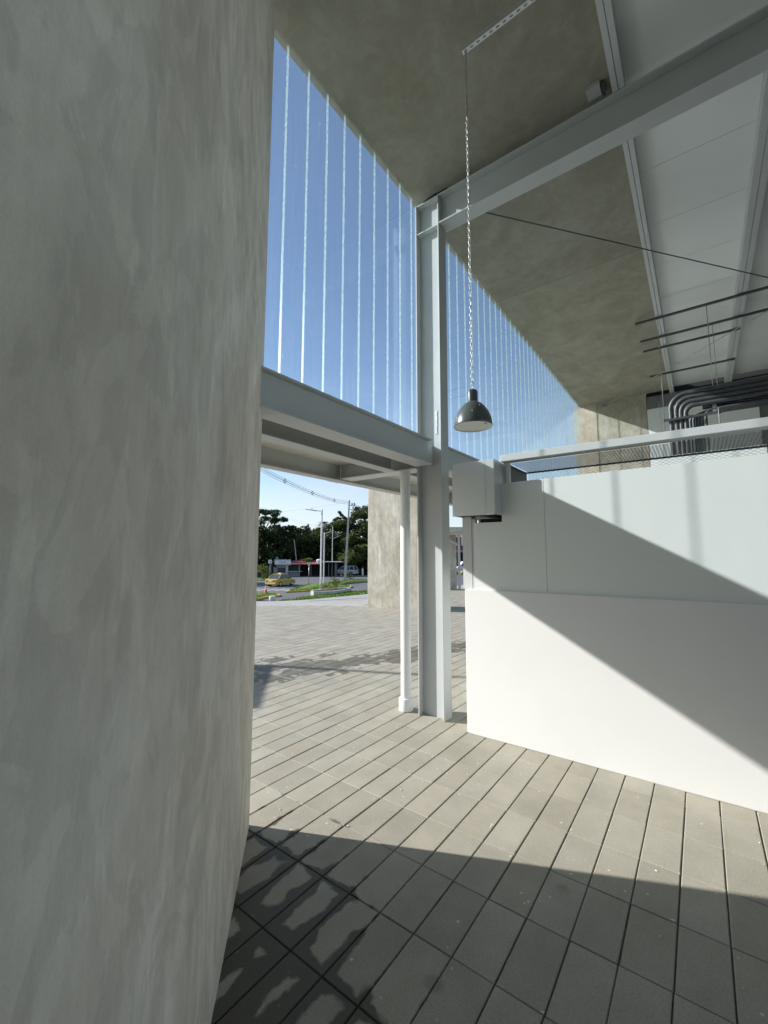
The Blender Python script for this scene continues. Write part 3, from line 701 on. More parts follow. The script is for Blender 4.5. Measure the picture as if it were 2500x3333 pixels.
# ------------------------------------------------------------------ pendant lamp, chain, slotted angle
LX, LY = 1.703, 0.775
t = thing('pendant_lamp', 'dark grey enamel dome pendant lamp hanging on a chain', 'lamp', (LX, LY, 0.566))
prof = [(0.0838, 0.566), (0.0845, 0.569), (0.0830, 0.582), (0.079, 0.605), (0.069, 0.630), (0.055, 0.652), (0.040, 0.668), (0.0235, 0.678)]
MB().lathe(prof+[(0.022, 0.6785)], LX, LY, 48).build('lamp_shade', M['lampgrey'], t, smooth='auto')
MB().lathe([(0.0228, 0.677), (0.0228, 0.722), (0.0205, 0.731), (0.015, 0.735), (0.001, 0.7355)], LX, LY, 32).build('lamp_neck', M['lampgrey'], t, smooth='auto')
r_ = MB().lathe([(0.0832, 0.5665), (0.0805, 0.572), (0.080, 0.5725), (0.001, 0.5735)], LX, LY, 48).build('diffuser', M['lampwhite'], t, smooth='auto')
MB().box(LX-.010, LX+.010, LY-.061, LY-.056, 0.5705, 0.5718).build('rating_plate', M['greydark'], r_)
m = MB()
for (an, z, w_, h_) in ((-2.75, 0.615, .003, .014), (-2.2, 0.648, .004, .006), (-2.8, .592, .002, .006), (3.0, 0.635, .0025, .010)):
    rr_ = 0.0755 if z < .62 else (0.062 if z < .645 else 0.0585)
    cx, cy = LX+rr_*math.cos(an), LY+rr_*math.sin(an)
    MB().tube([(cx, cy, z-h_/2), (cx-.002*math.cos(an), cy-.002*math.sin(an), z+h_/2)], [w_*.6, w_*.35], 6).build('paint_chip', M['chip'], t)
# chain of welded links
m = MB(); L = 0.0215; z = 0.745; k = 0
def link(mb, c, axis, ln, wd, r):
    n1, n2 = 14, 5; base = len(mb.v)
    for i in range(n1):
        an = 2*math.pi*i/n1; lx = math.cos(an)*wd; lz = math.sin(an)*wd + (ln/2-wd)*(1 if math.sin(an) > 0 else -1)
        tx, tz = math.cos(an), math.sin(an)
        for j in range(n2):
            b_ = 2*math.pi*j/n2; o1 = r*math.cos(b_); o2 = r*math.sin(b_)
            px, pz, py = lx+tx*o1, lz+tz*o1, o2
            mb.v.append((c[0]+(px*axis[0]-py*axis[1]), c[1]+(px*axis[1]+py*axis[0]), c[2]+pz))
    for i in range(n1):
        for j in range(n2):
            mb.f.append((base+i*n2+j, base+((i+1)%n1)*n2+j, base+((i+1)%n1)*n2+(j+1)%n2, base+i*n2+(j+1)%n2))
while z < 2.452:
    an = (k % 2)*math.pi/2+0.35+math.sin(k*.13)*.5
    link(m, (LX+math.sin(z*4)*.0008, LY, z), (math.cos(an), math.sin(an)), L, .0048, .00155)
    z += L-.0034; k += 1
o = m.build('chain', M['chain'], smooth=True)
tag(o, 'long zinc link chain holding up the pendant lamp', 'chain')
# perforated angle
t = thing('slotted_angle', 'white perforated steel angle at the top that carries the lamp chain', 'angle', (LX, .5, 2.45))
m = MB(); y = 0.792; pitch = 0.0325; xw0, xw1 = LX-.008, LX+.0125
while y > 0.20:
    y1 = y-pitch; yc, xc = (y+y1)/2, (xw0+xw1)/2
    outer = [(xw0, y1), (xc, y1), (xw1, y1), (xw1, yc), (xw1, y), (xc, y), (xw0, y), (xw0, yc)]
    inner = [(xc+math.cos(a)*.0058, yc+math.sin(a)*.0098) for a in [math.atan2(p[1]-yc, p[0]-xc) for p in outer]]
    for zz in (2.450, 2.4525):
        n = len(m.v); m.v += [(a, b, zz) for a, b in outer]+[(a, b, zz) for a, b in inner]
        m.f += [(n+i, n+(i+1)%8, n+8+(i+1)%8, n+8+i) for i in range(8)]
    n = len(m.v)-16
    m.f += [(n-16+8+i+0, n-16+8+(i+1)%8, n+8+(i+1)%8, n+8+i) for i in range(8)]
    y = y1
m.build('perforated_leg', M['white_steel'], t)
MB().box(xw0-.0022, xw0-.0001, 0.2, 0.792, 2.4500, 2.476).build('upright_leg', M['steel_light'], t)
MB().box(xw0, xw1, 0.236, 0.25, 2.4527, 2.529).build('hanger', M['steel_light'], t)

# ------------------------------------------------------------------ struts, rods, conduits
def strut(X, y0, y1, z, label):
    t = MB().box(X, X+.022, y0, y1, z-.021, z).build('strut_channel', M['darksteel'])
    tag(t, label, 'strut', 'strut channels below the purlins')
strut(5.04, -1.2, 0.415, 2.47, 'dark strut channel nearest the camera below the white roof, first of four')
strut(5.51, -1.2, 0.415, 2.47, 'dark strut channel second from the camera below the white roof')
strut(5.81, -0.49, 0.415, 2.47, 'short dark strut channel third from the camera below the white roof')
strut(6.70, -0.49, 0.415, 2.47, 'short dark strut channel farthest from the camera below the white roof')
def rod(name, a, b, r, label, mat='galv', cat='rod', group=None):
    o = MB().tube([a, b], r, 8).build(name, M[mat], smooth=True); tag(o, label, cat, group); return o
rod('threaded_rod', (5.05, -.19, 2.45), (5.05, -.19, 1.34), .0032, 'threaded rod from the nearest strut down to the conduit trapeze', group='hanger rods')
rod('threaded_rod', (5.52, -.245, 2.45), (5.52, -.245, 1.25), .0024, 'threaded rod hanging right of the trapeze from the second strut', group='hanger rods')
rod('threaded_rod', (5.05, .215, 2.45), (5.05, .215, 1.27), .0024, 'threaded rod at the left end of the conduit trapeze', group='hanger rods')
rod('threaded_rod', (5.82, .245, 2.45), (5.82, .245, 1.35), .0018, 'faint threaded rod behind the left end of the trapeze', group='hanger rods')
rod('tie_rod', (2.47, 1.02, 2.262), (5.3, -1.23, 2.262), .0042, 'long dark tie rod crossing below the slab from the roof beam', 'darksteel', 'tie rod')
rod('tie_rod', (7.615, 1.15, 2.45), (4.6, -1.05, 2.25), .0050, 'thin tie rod rising to the right from the far concrete end wall', 'galv', 'tie rod')
MB_ = thing('anchor_bracket', 'small steel anchor bracket on the far concrete end wall', 'bracket', (7.61, 1.16, 2.45))
MB().box(7.60, 7.6195, 1.135, 1.185, 2.43, 2.47).build('plate', M['galv'], MB_)
MB().tube([(7.60, 1.15, 2.45), (7.56, 1.122, 2.446)], .009, 8).build('clevis', M['galv'], MB_)
t = thing('trapeze_bracket', 'steel trapeze channel that holds the bent conduits', 'bracket', (4.98, 0, 1.35))
MB().box(4.985, 5.005, -.245, .218, 1.335, 1.358).build('channel', M['conduit'], t)
MB().box(5.04, 5.06, -.205, -.175, 1.36, 1.62).build('clamp', M['galv'], t)
MB().tube([(4.98, -.215, 1.39), (4.98, -.215, 1.24)], .003, 6).build('bolt', M['galv'], t)
names = ['leftmost thick', 'second thick', 'third thick', 'fourth thick', 'first thin', 'second thin', 'third thin', 'fourth thin', 'fifth thin', 'rightmost thin']
ys = [.157, .112, .075, .037, .004, -.0215, -.047, -.0695, -.092, -.12]
for k in range(10):
    big = k < 4
    r = .0215 if big else .0128; Y = ys[k]
    X = 5.03 + (0.0 if big else .16-.028*(k-4)); Zt = (1.60-.044*k) if big else 1.405
    br = .14-.02*k if big else .06
    pts = [(X, Y, .93), (X, Y, Zt-br)]
    for q_ in range(1, 8):
        a = q_/8*math.pi/2; pts.append((X, Y-br+br*math.cos(a), Zt-br+br*math.sin(a)))
    pts += [(X, Y-br, Zt), (X, -3.2, Zt)]
    o = MB().tube(pts, r, 14).build('conduit', M['conduit'], smooth='auto')
    tag(o, '%s bent grey conduit of the bundle above the cabin, counted from the left' % names[k], 'conduit', 'grey conduits above the cabin')
    if big:
        MB().tube([(X, Y, Zt-br-.05), (X, Y, Zt-br)], r*1.12, 14).build('coupling', M['conduit'], o, smooth='auto')
for k in range(3):
    o = MB().tube([(5.11+.03*k, -.10, 1.455+.052*k), (5.11+.03*k, -3.2, 1.455+.052*k)], .027, 12).build('conduit', M['black'], smooth=True)
    tag(o, ['lowest', 'middle', 'topmost'][k]+' straight black conduit running behind the bent bundle', 'conduit', 'straight conduits behind the bundle')
o = MB().box(4.7, 5.4, -.5, .28, .3, .93).build('switch_cabinet', M['panel'], bevel=.004)
tag(o, 'pale cabinet behind the mesh where the conduits end', 'cabinet')

# ================================================================== OUTDOOR STRUCTURES NEAR
dv = Vector((.19, -.98)).normalized(); A = Vector((6.50, 5.226)); B = A+dv*1.33
nv = Vector((.98, .19)).normalized()*.5
o = MB().prism([(A.x, A.y), (B.x, B.y), (B.x+nv.x, B.y+nv.y), (A.x+nv.x, A.y+nv.y)], -1.25, 1.95).build('concrete_pylon', M['outer'], bevel=.012)
tag(o, 'pale weathered concrete pylon standing on the plaza behind the downpipe', 'pylon')
# second pavilion seen in the slot
t = thing('pavilion', 'second pavilion with pale roof edge seen through the slot by the column', 'pavilion', (3.3, 22.2, 0), FS)
MB(FS).box(1.2, 3.76, 22.1, 22.5, -.2, 2.78).build('wall', M['outer'], t)
MB(FS).box(1.0, 8.5, 21.6, 24.5, 2.80, 2.92).build('roof_edge', M['soffit'], t)
MB(FS).box(0.6, 9.0, 21.3, 24.8, 2.925, 3.17).build('roof_slab', M['outer'], t)
MB(FS).box(3.80, 3.91, 21.8, 21.95, -.05, 2.78).build('post', M['steel'], t)
MB(FS).tube([(3.83, 21.95, 2.30), (3.2, 21.95, 2.62), (2.2, 21.95, 2.75)], .07, 8).build('brace', M['steel'], t)
MB(FS).box(3.93, 3.985, 21.5, 21.55, 2.25, 2.72).build('light_strip', M['white_steel'], t)
# red commercial building farther
t = thing('red_building', 'dark red shop building glimpsed through the slot beyond the pavilion', 'building', (20, 92, -2), FS)
MB(FS).box(8, 34, 91, 100, 2.9, 6.5).build('upper_wall', M['redwall'], t)
MB(FS).box(8, 34, 90.2, 100, 2.45, 2.89).build('fascia', M['stall'], t)
MB(FS).box(8, 34, 93, 100, -2.1, 2.44).build('shopfront', M['dark'], t)
MB(FS).tube([(15.9, 90.1, 2.95), (15.9, 90.1, 3.15)], .12, 8).build('wall_light', M['signwhite'], t)

# ================================================================== STREET THINGS
def text_mesh(body, size, mat, parent, mat4, name='lettering'):
    cu = bpy.data.curves.new('t', 'FONT'); cu.body = body; cu.size = size; cu.align_x = 'CENTER'; cu.align_y = 'CENTER'; cu.extrude = 0.004
    to = bpy.data.objects.new('t', cu); COL.objects.link(to)
    dg = bpy.context.evaluated_depsgraph_get(); me = bpy.data.meshes.new_from_object(to.evaluated_get(dg))
    bpy.data.objects.remove(to); bpy.data.curves.remove(cu)
    me.transform(WM[parent.name].inverted() @ mat4); me.materials.clear(); me.materials.append(mat)
    o = bpy.data.objects.new(name, me); COL.objects.link(o); o.parent = parent; WM[o.name] = WM[parent.name]; return o
def facing(u, d, z, frame=FS):       # text upright, facing the plaza
    return frame @ Matrix.Translation((u, d, z)) @ Matrix.Rotation(math.pi/2, 4, 'X')

def car(name, label, u, d, heading, paint, kind='sedan', taxi=False, z=-2.0, group=None):
    t = thing(name, label, 'car', (u, d, z), FS, heading, group)
    F = local(t)
    L_, W_ = (4.1, 1.62) if kind == 'sedan' else (4.6, 1.82)
    H1 = .92 if kind == 'sedan' else 1.02; H2 = 1.45 if kind == 'sedan' else 1.72
    h = L_/2; wv = W_/2
    # side profile (x forward), lower body
    low = [(-h, .38), (-h+.05, .24), (-h+.55, .22), (h-.5, .22), (h-.05, .26), (h, .42), (h-.02, .62), (h-.25, .74), (h-1.05, H1-.04), (h-1.25, H1), (-h+.75, H1), (-h+.25, H1-.02), (-h+.05, H1-.1), (-h, .6)]
    m = MB(F); n = len(low)
    secs = [(-wv, .93), (-wv+.06, 1.0), (0, 1.015), (wv-.06, 1.0), (wv, .93)]
    for (yy, s_) in secs:
        for (x, zz) in low: m.v.append((x*(.975 if abs(yy) > wv-.01 else 1), yy, .22+(zz-.22)*s_))
    for i in range(len(secs)-1):
        for k in range(n): m.f.append((i*n+k, i*n+(k+1)%n, (i+1)*n+(k+1)%n, (i+1)*n+k))
    m.f.append(tuple(range(n))); m.f.append(tuple(range((len(secs)-1)*n, len(secs)*n))[::-1])
    body = m.build('body', paint, t, smooth='auto', bevel=.03)
    # cabin
    if kind == 'sedan': cab_ = [(-h+.55, H1-.02), (-h+1.2, H2-.05), (-h+1.5, H2), (h-2.0, H2), (h-1.75, H2-.05), (h-1.0, H1-.02)]
    else: cab_ = [(-h+.12, H1-.02), (-h+.45, H2-.06), (-h+.8, H2), (h-2.1, H2), (h-1.9, H2-.05), (h-1.15, H1-.02)]
    def cabin(grow, wb, wt, zlo=None):
        m = MB(F); k = len(cab_); cxm = sum(p[0] for p in cab_)/k
        for sgn in (-1, 1):
            for (x, zz) in cab_:
                f = (zz-H1)/(H2-H1); yy = sgn*(wb+(wt-wb)*max(0, f))
                m.v.append((cxm+(x-cxm)*grow, yy, zz if zlo is None or zz > H1 else zz))
        m.f = [tuple(range(k)), tuple(range(k, 2*k))[::-1]]+[(i, (i+1)%k, k+(i+1)%k, k+i) for i in range(k)]
        return m
    cabin(1.0, wv-.06, wv-.24).build('windows', M['glassdark'], t, smooth='auto', bevel=.03)
    # roof and pillars
    m = MB(F)
    xs = [p for p in cab_]; rb = xs[1]; rf = xs[-2]
    m.box(rb[0]-.02, rf[0]+.04, -(wv-.23), wv-.23, H2-.045, H2+.012)
    for s_ in (-1, 1):
        def pil(x0, z0, x1, z1, w_=.035):
            y0 = s_*(wv-.055-(.18)*(z0-H1)/(H2-H1)); y1 = s_*(wv-.055-(.18)*(z1-H1)/(H2-H1))
            m.tube([(x0, y0, z0), (x1, y1, z1)], w_, 6)
        pil(cab_[0][0], H1, rb[0], rb[1], .06); pil(cab_[-1][0], H1, rf[0], rf[1], .035)
        mx_ = (rb[0]+rf[0])/2; pil(mx_, H1, mx_, H2-.02)
        if kind != 'sedan': pil(rb[0]+.7, H1, rb[0]+.7, H2-.02, .05)
    m.build('roof', paint, t, smooth='auto', bevel=.01)
    for sx_ in (-h+.85, h-.85):
        for sy in (-1, 1):
            ty = MB(F).tube([(sx_, sy*(wv-.2), .32), (sx_, sy*(wv+.012), .32)], .32, 20).build('wheel', M['tyre'], t, smooth='auto')
            MB(F).tube([(sx_, sy*(wv-.05), .32), (sx_, sy*(wv+.024), .32)], .19, 14).build('rim', M['rim'], ty, smooth='auto')
    for sy in (-1, 1):
        MB(F).box(-h-.012, -h+.22, sy*(wv-.30)-.13, sy*(wv-.30)+.19*1, .62, .80).build('tail_light', M['redlamp'], t, bevel=.02)
        MB(F).box(h-.25, h-.005, sy*(wv-.27)-.16, sy*(wv-.27)+.16, .56, .70).build('headlight', M['signwhite'], t, bevel=.02)
        MB(F).box(h-1.5, h-1.35, sy*(wv+.05)-.07, sy*(wv+.05)+.07, H1, H1+.13).build('mirror', M['black'] if not taxi else M['black'], t, bevel=.02)
        MB(F).box(-h+1.4, h-1.5, sy*(wv+.004)-.008, sy*(wv+.004)+.008, .50, .54).build('rub_strip', M['black'], t)
    MB(F).box(-h-.03, -h+.01, -.26, .26, .62, .75).build('licence_plate', M['plate'], t)
    MB(F).box(-h-.045, -h+.1, -wv+.08, wv-.08, .30, .50).build('bumper', paint, t, bevel=.03)
    if taxi:
        for k in range(5): MB(F).box(-h-.052, -h-.044, -.66+k*.3, -.50+k*.3, .36, .44).build('reflector', M['signwhite'], t)
        MB(F).prism_yz([(-.22, H2+.01), (-.16, H2+.13), (.16, H2+.13), (.22, H2+.01)], -.35, -.1).build('roof_sign', M['signwhite'], t, bevel=.02)
    return t
taxi1 = car('taxi', 'yellow taxi sedan driving away on the road beyond the orange cone', -12.65, 52.65, R_(68), M['taxi'], 'sedan', True, group='yellow taxis')
car('taxi', 'yellow taxi seen in part through the narrow slot right of the column', 16.95, 83.2, R_(180), M['taxi'], 'sedan', True, group='yellow taxis')
car('parked_car', 'black hatchback parked left of the barred kiosk behind the taxi', -19.4, 68.2, R_(12), M['black'], 'sedan')
car('parked_suv', 'white and blue sport utility car parked beside the dark shelter', -7.3, 82, R_(160), M['carwhite'], 'suv')
# van
t = thing('parked_van', 'white van behind the slot by the column, above the second taxi', 'van', (17.0, 86.4, -2), FS, R_(180)); F = local(t)
MB(F).prism_xz([(-2.4, .35), (-2.4, 2.3), (-2.2, 2.52), (1.2, 2.52), (1.9, 1.55), (2.5, 1.3), (2.55, .4)], -.9, .9).build('body', M['signwhite'], t, bevel=.06)
MB(F).prism_xz([(1.0, 2.3), (1.62, 1.6), (.2, 1.55), (.2, 2.3)], -.92, .92).build('window', M['glassdark'], t)
for sx_ in (-1.5, 1.6):
    for sy in (-1, 1): MB(F).tube([(sx_, sy*.7, .36), (sx_, sy*.93, .36)], .36, 18).build('wheel', M['tyre'], t)

# traffic cone
t = thing('traffic_cone', 'orange traffic cone with pale bands on the left verge', 'cone', (-11.27, 41.0, -1.86), FS); F = local(t)
MB(F).box(-.19, .19, -.19, .19, 0, .04).build('base', M['orange'], t)
MB(F).lathe([(.15, .04), (.03, .72), (.001, .725)], 0, 0, 20).build('cone_body', M['orange'], t, smooth='auto')
MB(F).lathe([(.098, .36), (.083, .44)], 0, 0, 20).build('reflective_band', M['signwhite'], t)
MB(F).lathe([(.068, .53), (.052, .62)], 0, 0, 20).build('reflective_band', M['signwhite'], t)
# bollard
o = MB(FS).lathe([(.26, -2.05), (.26, -1.52), (.24, -1.49), (.0, -1.485)], -8.87, 34.25, 24).build('bollard', M['conc'], smooth='auto')
tag(o, 'short stout round concrete bollard at the plaza edge', 'bollard')
# yield sign
t = thing('yield_sign', 'triangular give way sign on a thin grey post at the road island', 'sign', (-9.15, 52.2, -1.95), FS)
MB(FS).tube([(-9.15, 52.2, -1.95), (-9.15, 52.2, .75)], .03, 10).build('post', M['galv'], t, smooth=True)
tri = [(-9.53, .93), (-8.77, .93), (-9.15, .22)]; cxy = (-9.15, .69)
MB(FS).prism_xz(tri, 52.14, 52.155).build('sign_plate', M['signred'], t)
MB(FS).prism_xz([(cxy[0]+(x-cxy[0])*.74, cxy[1]+(z-cxy[1])*.74) for x, z in tri], 52.128, 52.139).build('sign_face', M['signwhite'], t)
text_mesh('CEDA', .17, M['signtext'], t, facing(-9.15, 52.122, .78)); text_mesh('EL', .13, M['signtext'], t, facing(-9.15, 52.122, .65)); text_mesh('PASO', .12, M['signtext'], t, facing(-9.15, 52.122, .54))
# route sign
t = thing('road_sign', 'small white road sign on a post behind the black car', 'sign', (-17.75, 66.6, -2), FS)
MB(FS).tube([(-17.75, 66.62, -2), (-17.75, 66.62, .6)], .035, 8).build('post', M['galv'], t)
MB(FS).box(-18.02, -17.48, 66.55, 66.58, .47, 1.02).build('sign_plate', M['signwhite'], t, bevel=.02)
m = MB(FS); m.box(-17.92, -17.6, 66.535, 66.549, .72, .76); m.box(-17.82, -17.78, 66.535, 66.549, .76, .95); m.box(-17.70, -17.66, 66.535, 66.549, .76, .95); m.box(-17.86, -17.70, 66.535, 66.549, .58, .62)
m.build('sign_marks', M['signtext'], t)
t = thing('sandwich_board', 'grey leaning boards standing below the white road sign', 'board', (-17.8, 70.0, -2), FS)
MB(FS).prism_xz([(-19.0, -2), (-18.9, -.1), (-18.5, .15), (-18.35, -2)], 70, 70.06).build('board', M['greydark'], t)
MB(FS).prism_xz([(-18.1, -2), (-18.1, -.1), (-17.5, -.45), (-17.5, -2)], 70.1, 70.16).build('board', M['stall'], t)

# street lamps
def lamp(u, d, z0, ztop, w_, arm, label, zarm0, zarm1, second=None):
    t = thing('street_lamp', label, 'street lamp', (u, d, z0), FS, group='street lamps beyond the plaza')
    MB(FS).tube([(u, d, z0), (u, d, z0+.5)], w_*1.1, 12).build('base_sleeve', M['lamp_pole'], t, smooth='auto')
    MB(FS).tube([(u, d, z0+.5), (u, d, ztop)], [w_, w_*.9], 12).build('pole', M['lamp_pole'], t, smooth='auto')
    a = u+arm*.35
    MB(FS).tube([(u, d, zarm0), (a, d, zarm0+(zarm1-zarm0)*.3)], .04, 8).build('arm', M['lamp_pole'], t)
    h_ = MB(FS).prism_xz([(a, zarm0+(zarm1-zarm0)*.3-.05), (u+arm, zarm1-.04), (u+arm, zarm1+.01), (a, zarm0+(zarm1-zarm0)*.3+.06)], d-.14, d+.14).build('lamp_head', M['steel_light'] if arm > 0 else M['steel'], t, bevel=.01)
    MB(FS).tube([(u+arm*.62, d, zarm1-.02), (u+arm*.62, d, zarm1+.16)], .055, 8).build('photocell', M['steel'], h_)
lamp(-6.72, 45.7, -2.0, 6.68, .10, -1.78, 'tall silver street lamp behind the planter, its arm to the left', 6.48, 6.70)
lamp(-8.0, 57.0, -2.0, 4.80, .09, 1.25, 'shorter silver street lamp beyond the island, its arm to the right', 4.62, 5.10)
lamp(-9.45, 78, -2.0, 7.0, .07, 1.5, 'far thin street lamp in front of the dark trees', 4.8, 5.4)
# utility pole, insulators, wires
t = thing('utility_pole', 'leaning concrete utility pole with insulators and power lines', 'utility pole', (-5.64, 62, -2), FS)
MB(FS).tube([(-5.64, 62, -2), (-5.1, 62, 9.8)], [.27, .13], 4).build('pole', M['polec'], t)
for (u, z) in ((-4.72, 9.25), (-4.35, 9.25), (-4.55, 8.7)):
    MB(FS).lathe([(.04, z-.18), (.12, z-.14), (.05, z-.06), (.13, z-.01), (.05, z+.07), (.11, z+.12), (.03, z+.18)], u, 62, 10).build('insulator', M['signtext'], t)
MB(FS).box(-5.15, -4.25, 61.96, 62.04, 8.98, 9.05).build('cross_arm', M['darksteel'], t)
MB(FS).box(-5.18, -4.45, 61.96, 62.04, 8.42, 8.49).build('cross_arm', M['darksteel'], t)
base_w = [(-12.9, 26, 10.4), (-11.05, 38, 9.72), (-10.42, 44, 9.72), (-8.87, 52, 9.62), (-6.85, 58, 9.48), (-5.12, 62, 9.66)]
def spline(pts, n=6):
    out = []
    P_ = [Vector(p) for p in pts]; P_ = [P_[0]*2-P_[1]]+P_+[P_[-1]*2-P_[-2]]
    for i in range(1, len(P_)-2):
        for k in range(n):
            s_ = k/n; a, b, c, d_ = P_[i-1], P_[i], P_[i+1], P_[i+2]
            out.append(.5*((2*b)+(-a+c)*s_+(2*a-5*b+4*c-d_)*s_*s_+(-a+3*b-3*c+d_)*s_**3))
    out.append(P_[-2]); return out
offs = [(0, 0, 'topmost'), (-.13, -.20, 'second'), (.13, -.24, 'third'), (0, -.44, 'lowest')]
for du, dz, nm in offs:
    pts = [(u+du, d, z+dz) for u, d, z in base_w]
    o = MB(FS).tube(spline(pts), .018, 5).build('power_line', M['signtext']); tag(o, nm+' power line of the sagging set left of the leaning pole', 'cable', 'power lines left of the pole')
    pts = [(-4.6+du*.5, 62, 9.4+dz), (-3.9+du*.5, 72, 9.9+dz), (-3.0+du*.5, 84, 10.9+dz)]
    o = MB(FS).tube(spline(pts), .018, 5).build('power_line', M['signtext']); tag(o, nm+' power line running right from the leaning pole into the trees', 'cable', 'power lines right of the pole')
for i, (u, d, z) in enumerate([(-10.42, 44, 9.72), (-8.87, 52, 9.62), (-6.85, 58, 9.48)]):
    o = MB(FS)
    for a, b in ((0, 1), (0, 2), (1, 3), (2, 3)):
        o.tube([(u+offs[a][0], d, z+offs[a][1]), (u+offs[b][0], d, z+offs[b][1])], .028, 5)
    for du, dz, _ in offs: o.tube([(u+du, d-.06, z+dz), (u+du, d+.06, z+dz)], .055, 6)
    o = o.build('cable_spacer', M['signtext']); tag(o, ['nearest', 'middle', 'farthest'][i]+' diamond cable spacer on the sagging power lines', 'spacer', 'cable spacers')
o = MB(FS).tube(spline([(-16.5, 62, 7.9), (-11, 62, 8.6), (-5.2, 62, 9.6)]), .010, 4).build('guy_wire', M['galv']); tag(o, 'thin pale wire rising right to the top of the leaning pole', 'cable')
for k in range(2):
    o = MB(FS).tube(spline([(-30, 100, 12.9+k*.5), (-21, 100, 9.7+k*.4), (-15, 100, 8.1+k*.4)]), .016, 4).build('phone_line', M['galv']); tag(o, ['lower', 'upper'][k]+' faint line sloping down to the trees beside the thin conifer', 'cable', 'faint lines over the trees')
# tall lamp pole just out of sight behind the near wall (casts the thin shadow line)
t = thing('lighting_mast', 'slim grey lighting mast on the plaza beyond the near wall', 'mast', (.78, 7.02, -1)); 
MB().tube([(.78, 7.02, -1), (.78, 7.02, 2.75)], .03, 10).build('pole', M['lamp_pole'], t, smooth='auto')
MB().box(.70, .86, 6.95, 7.09, -1.0, -.985).build('foot_plate', M['lamp_pole'], t)

# planter
pl = [(-6.85, 40.2), (-6.5, 39.8), (-5.69, 39.70), (-4.71, 40.5), (-3.93, 42.2), (-3.34, 44.3), (-3.8, 44.9), (-4.8, 44.2), (-6.2, 42.6), (-6.9, 41.2)]
t = thing('planter', 'long low curved concrete planter on the grass at the plaza edge', 'planter', (-5, 42, -2), FS)
pl2, pin = inset(pl, .16); n = len(pl2)
m = MB(FS); m.add([(x, y, -2.0) for x, y in pl2]+[(x, y, -1.6) for x, y in pl2]+[(x, y, -1.6) for x, y in pin]+[(x, y, -1.75) for x, y in pin],
    [f for i in range(n) for f in ((i, (i+1)%n, n+(i+1)%n, n+i), (n+i, n+(i+1)%n, 2*n+(i+1)%n, 2*n+i), (2*n+i, 2*n+(i+1)%n, 3*n+(i+1)%n, 3*n+i))])
m.build('rim', M['conc'], t)
MB(FS).prism(pin, -1.9, -1.68).build('soil', M['soil'], t)

# kiosk row
t = thing('kiosk', 'dark shaded row of kiosks with a faded red roof under the trees', 'kiosk', (-14, 77, -2), FS)
wl = MB(FS).box(-19.0, -17.3, 75.5, 78.5, -2, .1).build('wall', M['stall'], t)
w_ = MB(FS).box(-18.75, -17.35, 75.42, 75.49, -1.25, -.5).build('window', M['dark'], t)
m = MB(FS)
for k in range(7): m.box(-18.75+k*.225, -18.72+k*.225, 75.36, 75.415, -1.25, -.5)
m.box(-18.75, -17.35, 75.36, 75.40, -.9, -.86); m.build('window_bars', M['stall'], w_)
MB(FS).box(-17.28, -16.92, 75.3, 75.8, -2, .1).build('pillar', M['turq'], t)
MB(FS).box(-14.98, -14.80, 75.3, 75.5, -2, .1).build('pillar', M['stall'], t)
MB(FS).box(-16.9, -15.0, 75.45, 75.6, -2, -1.12).build('counter_wall', M['stall'], t)
MB(FS).box(-16.9, -14.4, 74.95, 75.5, -1.12, -1.03).build('counter', M['conc'], t)
MB(FS).box(-16.9, -15.0, 76.0, 76.05, -1.03, .0).build('screen', M['green_net'], t)
MB(FS).box(-19.0, -8.6, 79.0, 79.2, -2, .6).build('back_wall', M['dark'], t)
MB(FS).box(-8.75, -8.6, 76.0, 79.0, -2, .55).build('side_wall', M['greydark'], t)
MB(FS).add([(-16.9, 74.7, .12), (-11.25, 74.7, .18), (-11.25, 79, .75), (-16.9, 79, .7), (-16.9, 74.7, .17), (-11.25, 74.7, .23), (-11.25, 79, .8), (-16.9, 79, .75)],
           [(0, 3, 2, 1), (4, 5, 6, 7), (0, 1, 5, 4), (1, 2, 6, 5), (2, 3, 7, 6), (3, 0, 4, 7)]).build('roof', M['redroof'], t)
MB(FS).box(-11.2, -7.6, 75.2, 79.4, .50, .62).build('roof', M['conc'], t)
MB(FS).box(-19.1, -16.9, 75.0, 79.2, .1, .18).build('roof', M['greydark'], t)
for u in (-12.9, -11.1, -9.8): MB(FS).box(u, u+.1, 75.4, 75.5, -2, .3).build('post', M['greydark'], t)
d_ = MB(FS).lathe([(.02, 1.05), (.25, 1.0), (.40, .9)], -11.45, 75.0, 16).build('lamp_globe', M['signwhite'], t)
MB(FS).tube([(-11.45, 74.9, .95), (-11.45, 75.05, .45)], [.42, .30], 14).build('water_tank', M['signwhite'], t)
t = thing('barber_sign', 'white kiosk signboard edged with black diagonal stripes', 'signboard', (-17.6, 74.2, .1), FS)
MB(FS).box(-19.0, -16.2, 74.30, 74.40, .0, 1.02).build('board', M['signgrey'], t)
m = MB(FS)
for k in range(11):
    u = -19.0+k*.262
    for z0, z1 in ((.0, .2), (.84, 1.02)):
        m.add([(u, 74.283, z0), (u+.15, 74.283, z0), (u+.27, 74.283, z1), (u+.12, 74.283, z1)], [(0, 1, 2, 3)])
m.build('stripes', M['signblack'], t)
m = MB(FS)
m.box(-19.0, -16.2, 74.288, 74.298, .0, .22); m.box(-19.0, -16.2, 74.288, 74.298, .82, 1.02); m.build('stripe_band', M['signwhite'], t)
text_mesh('BARBERIA', .24, M['signtext'], t, facing(-17.6, 74.28, .5))
MB(FS).box(-18.12, -18.09, 74.28, 74.298, .26, .76).build('frame_line', M['signtext'], t); MB(FS).box(-17.1, -17.07, 74.28, 74.298, .26, .76).build('frame_line', M['signtext'], t)
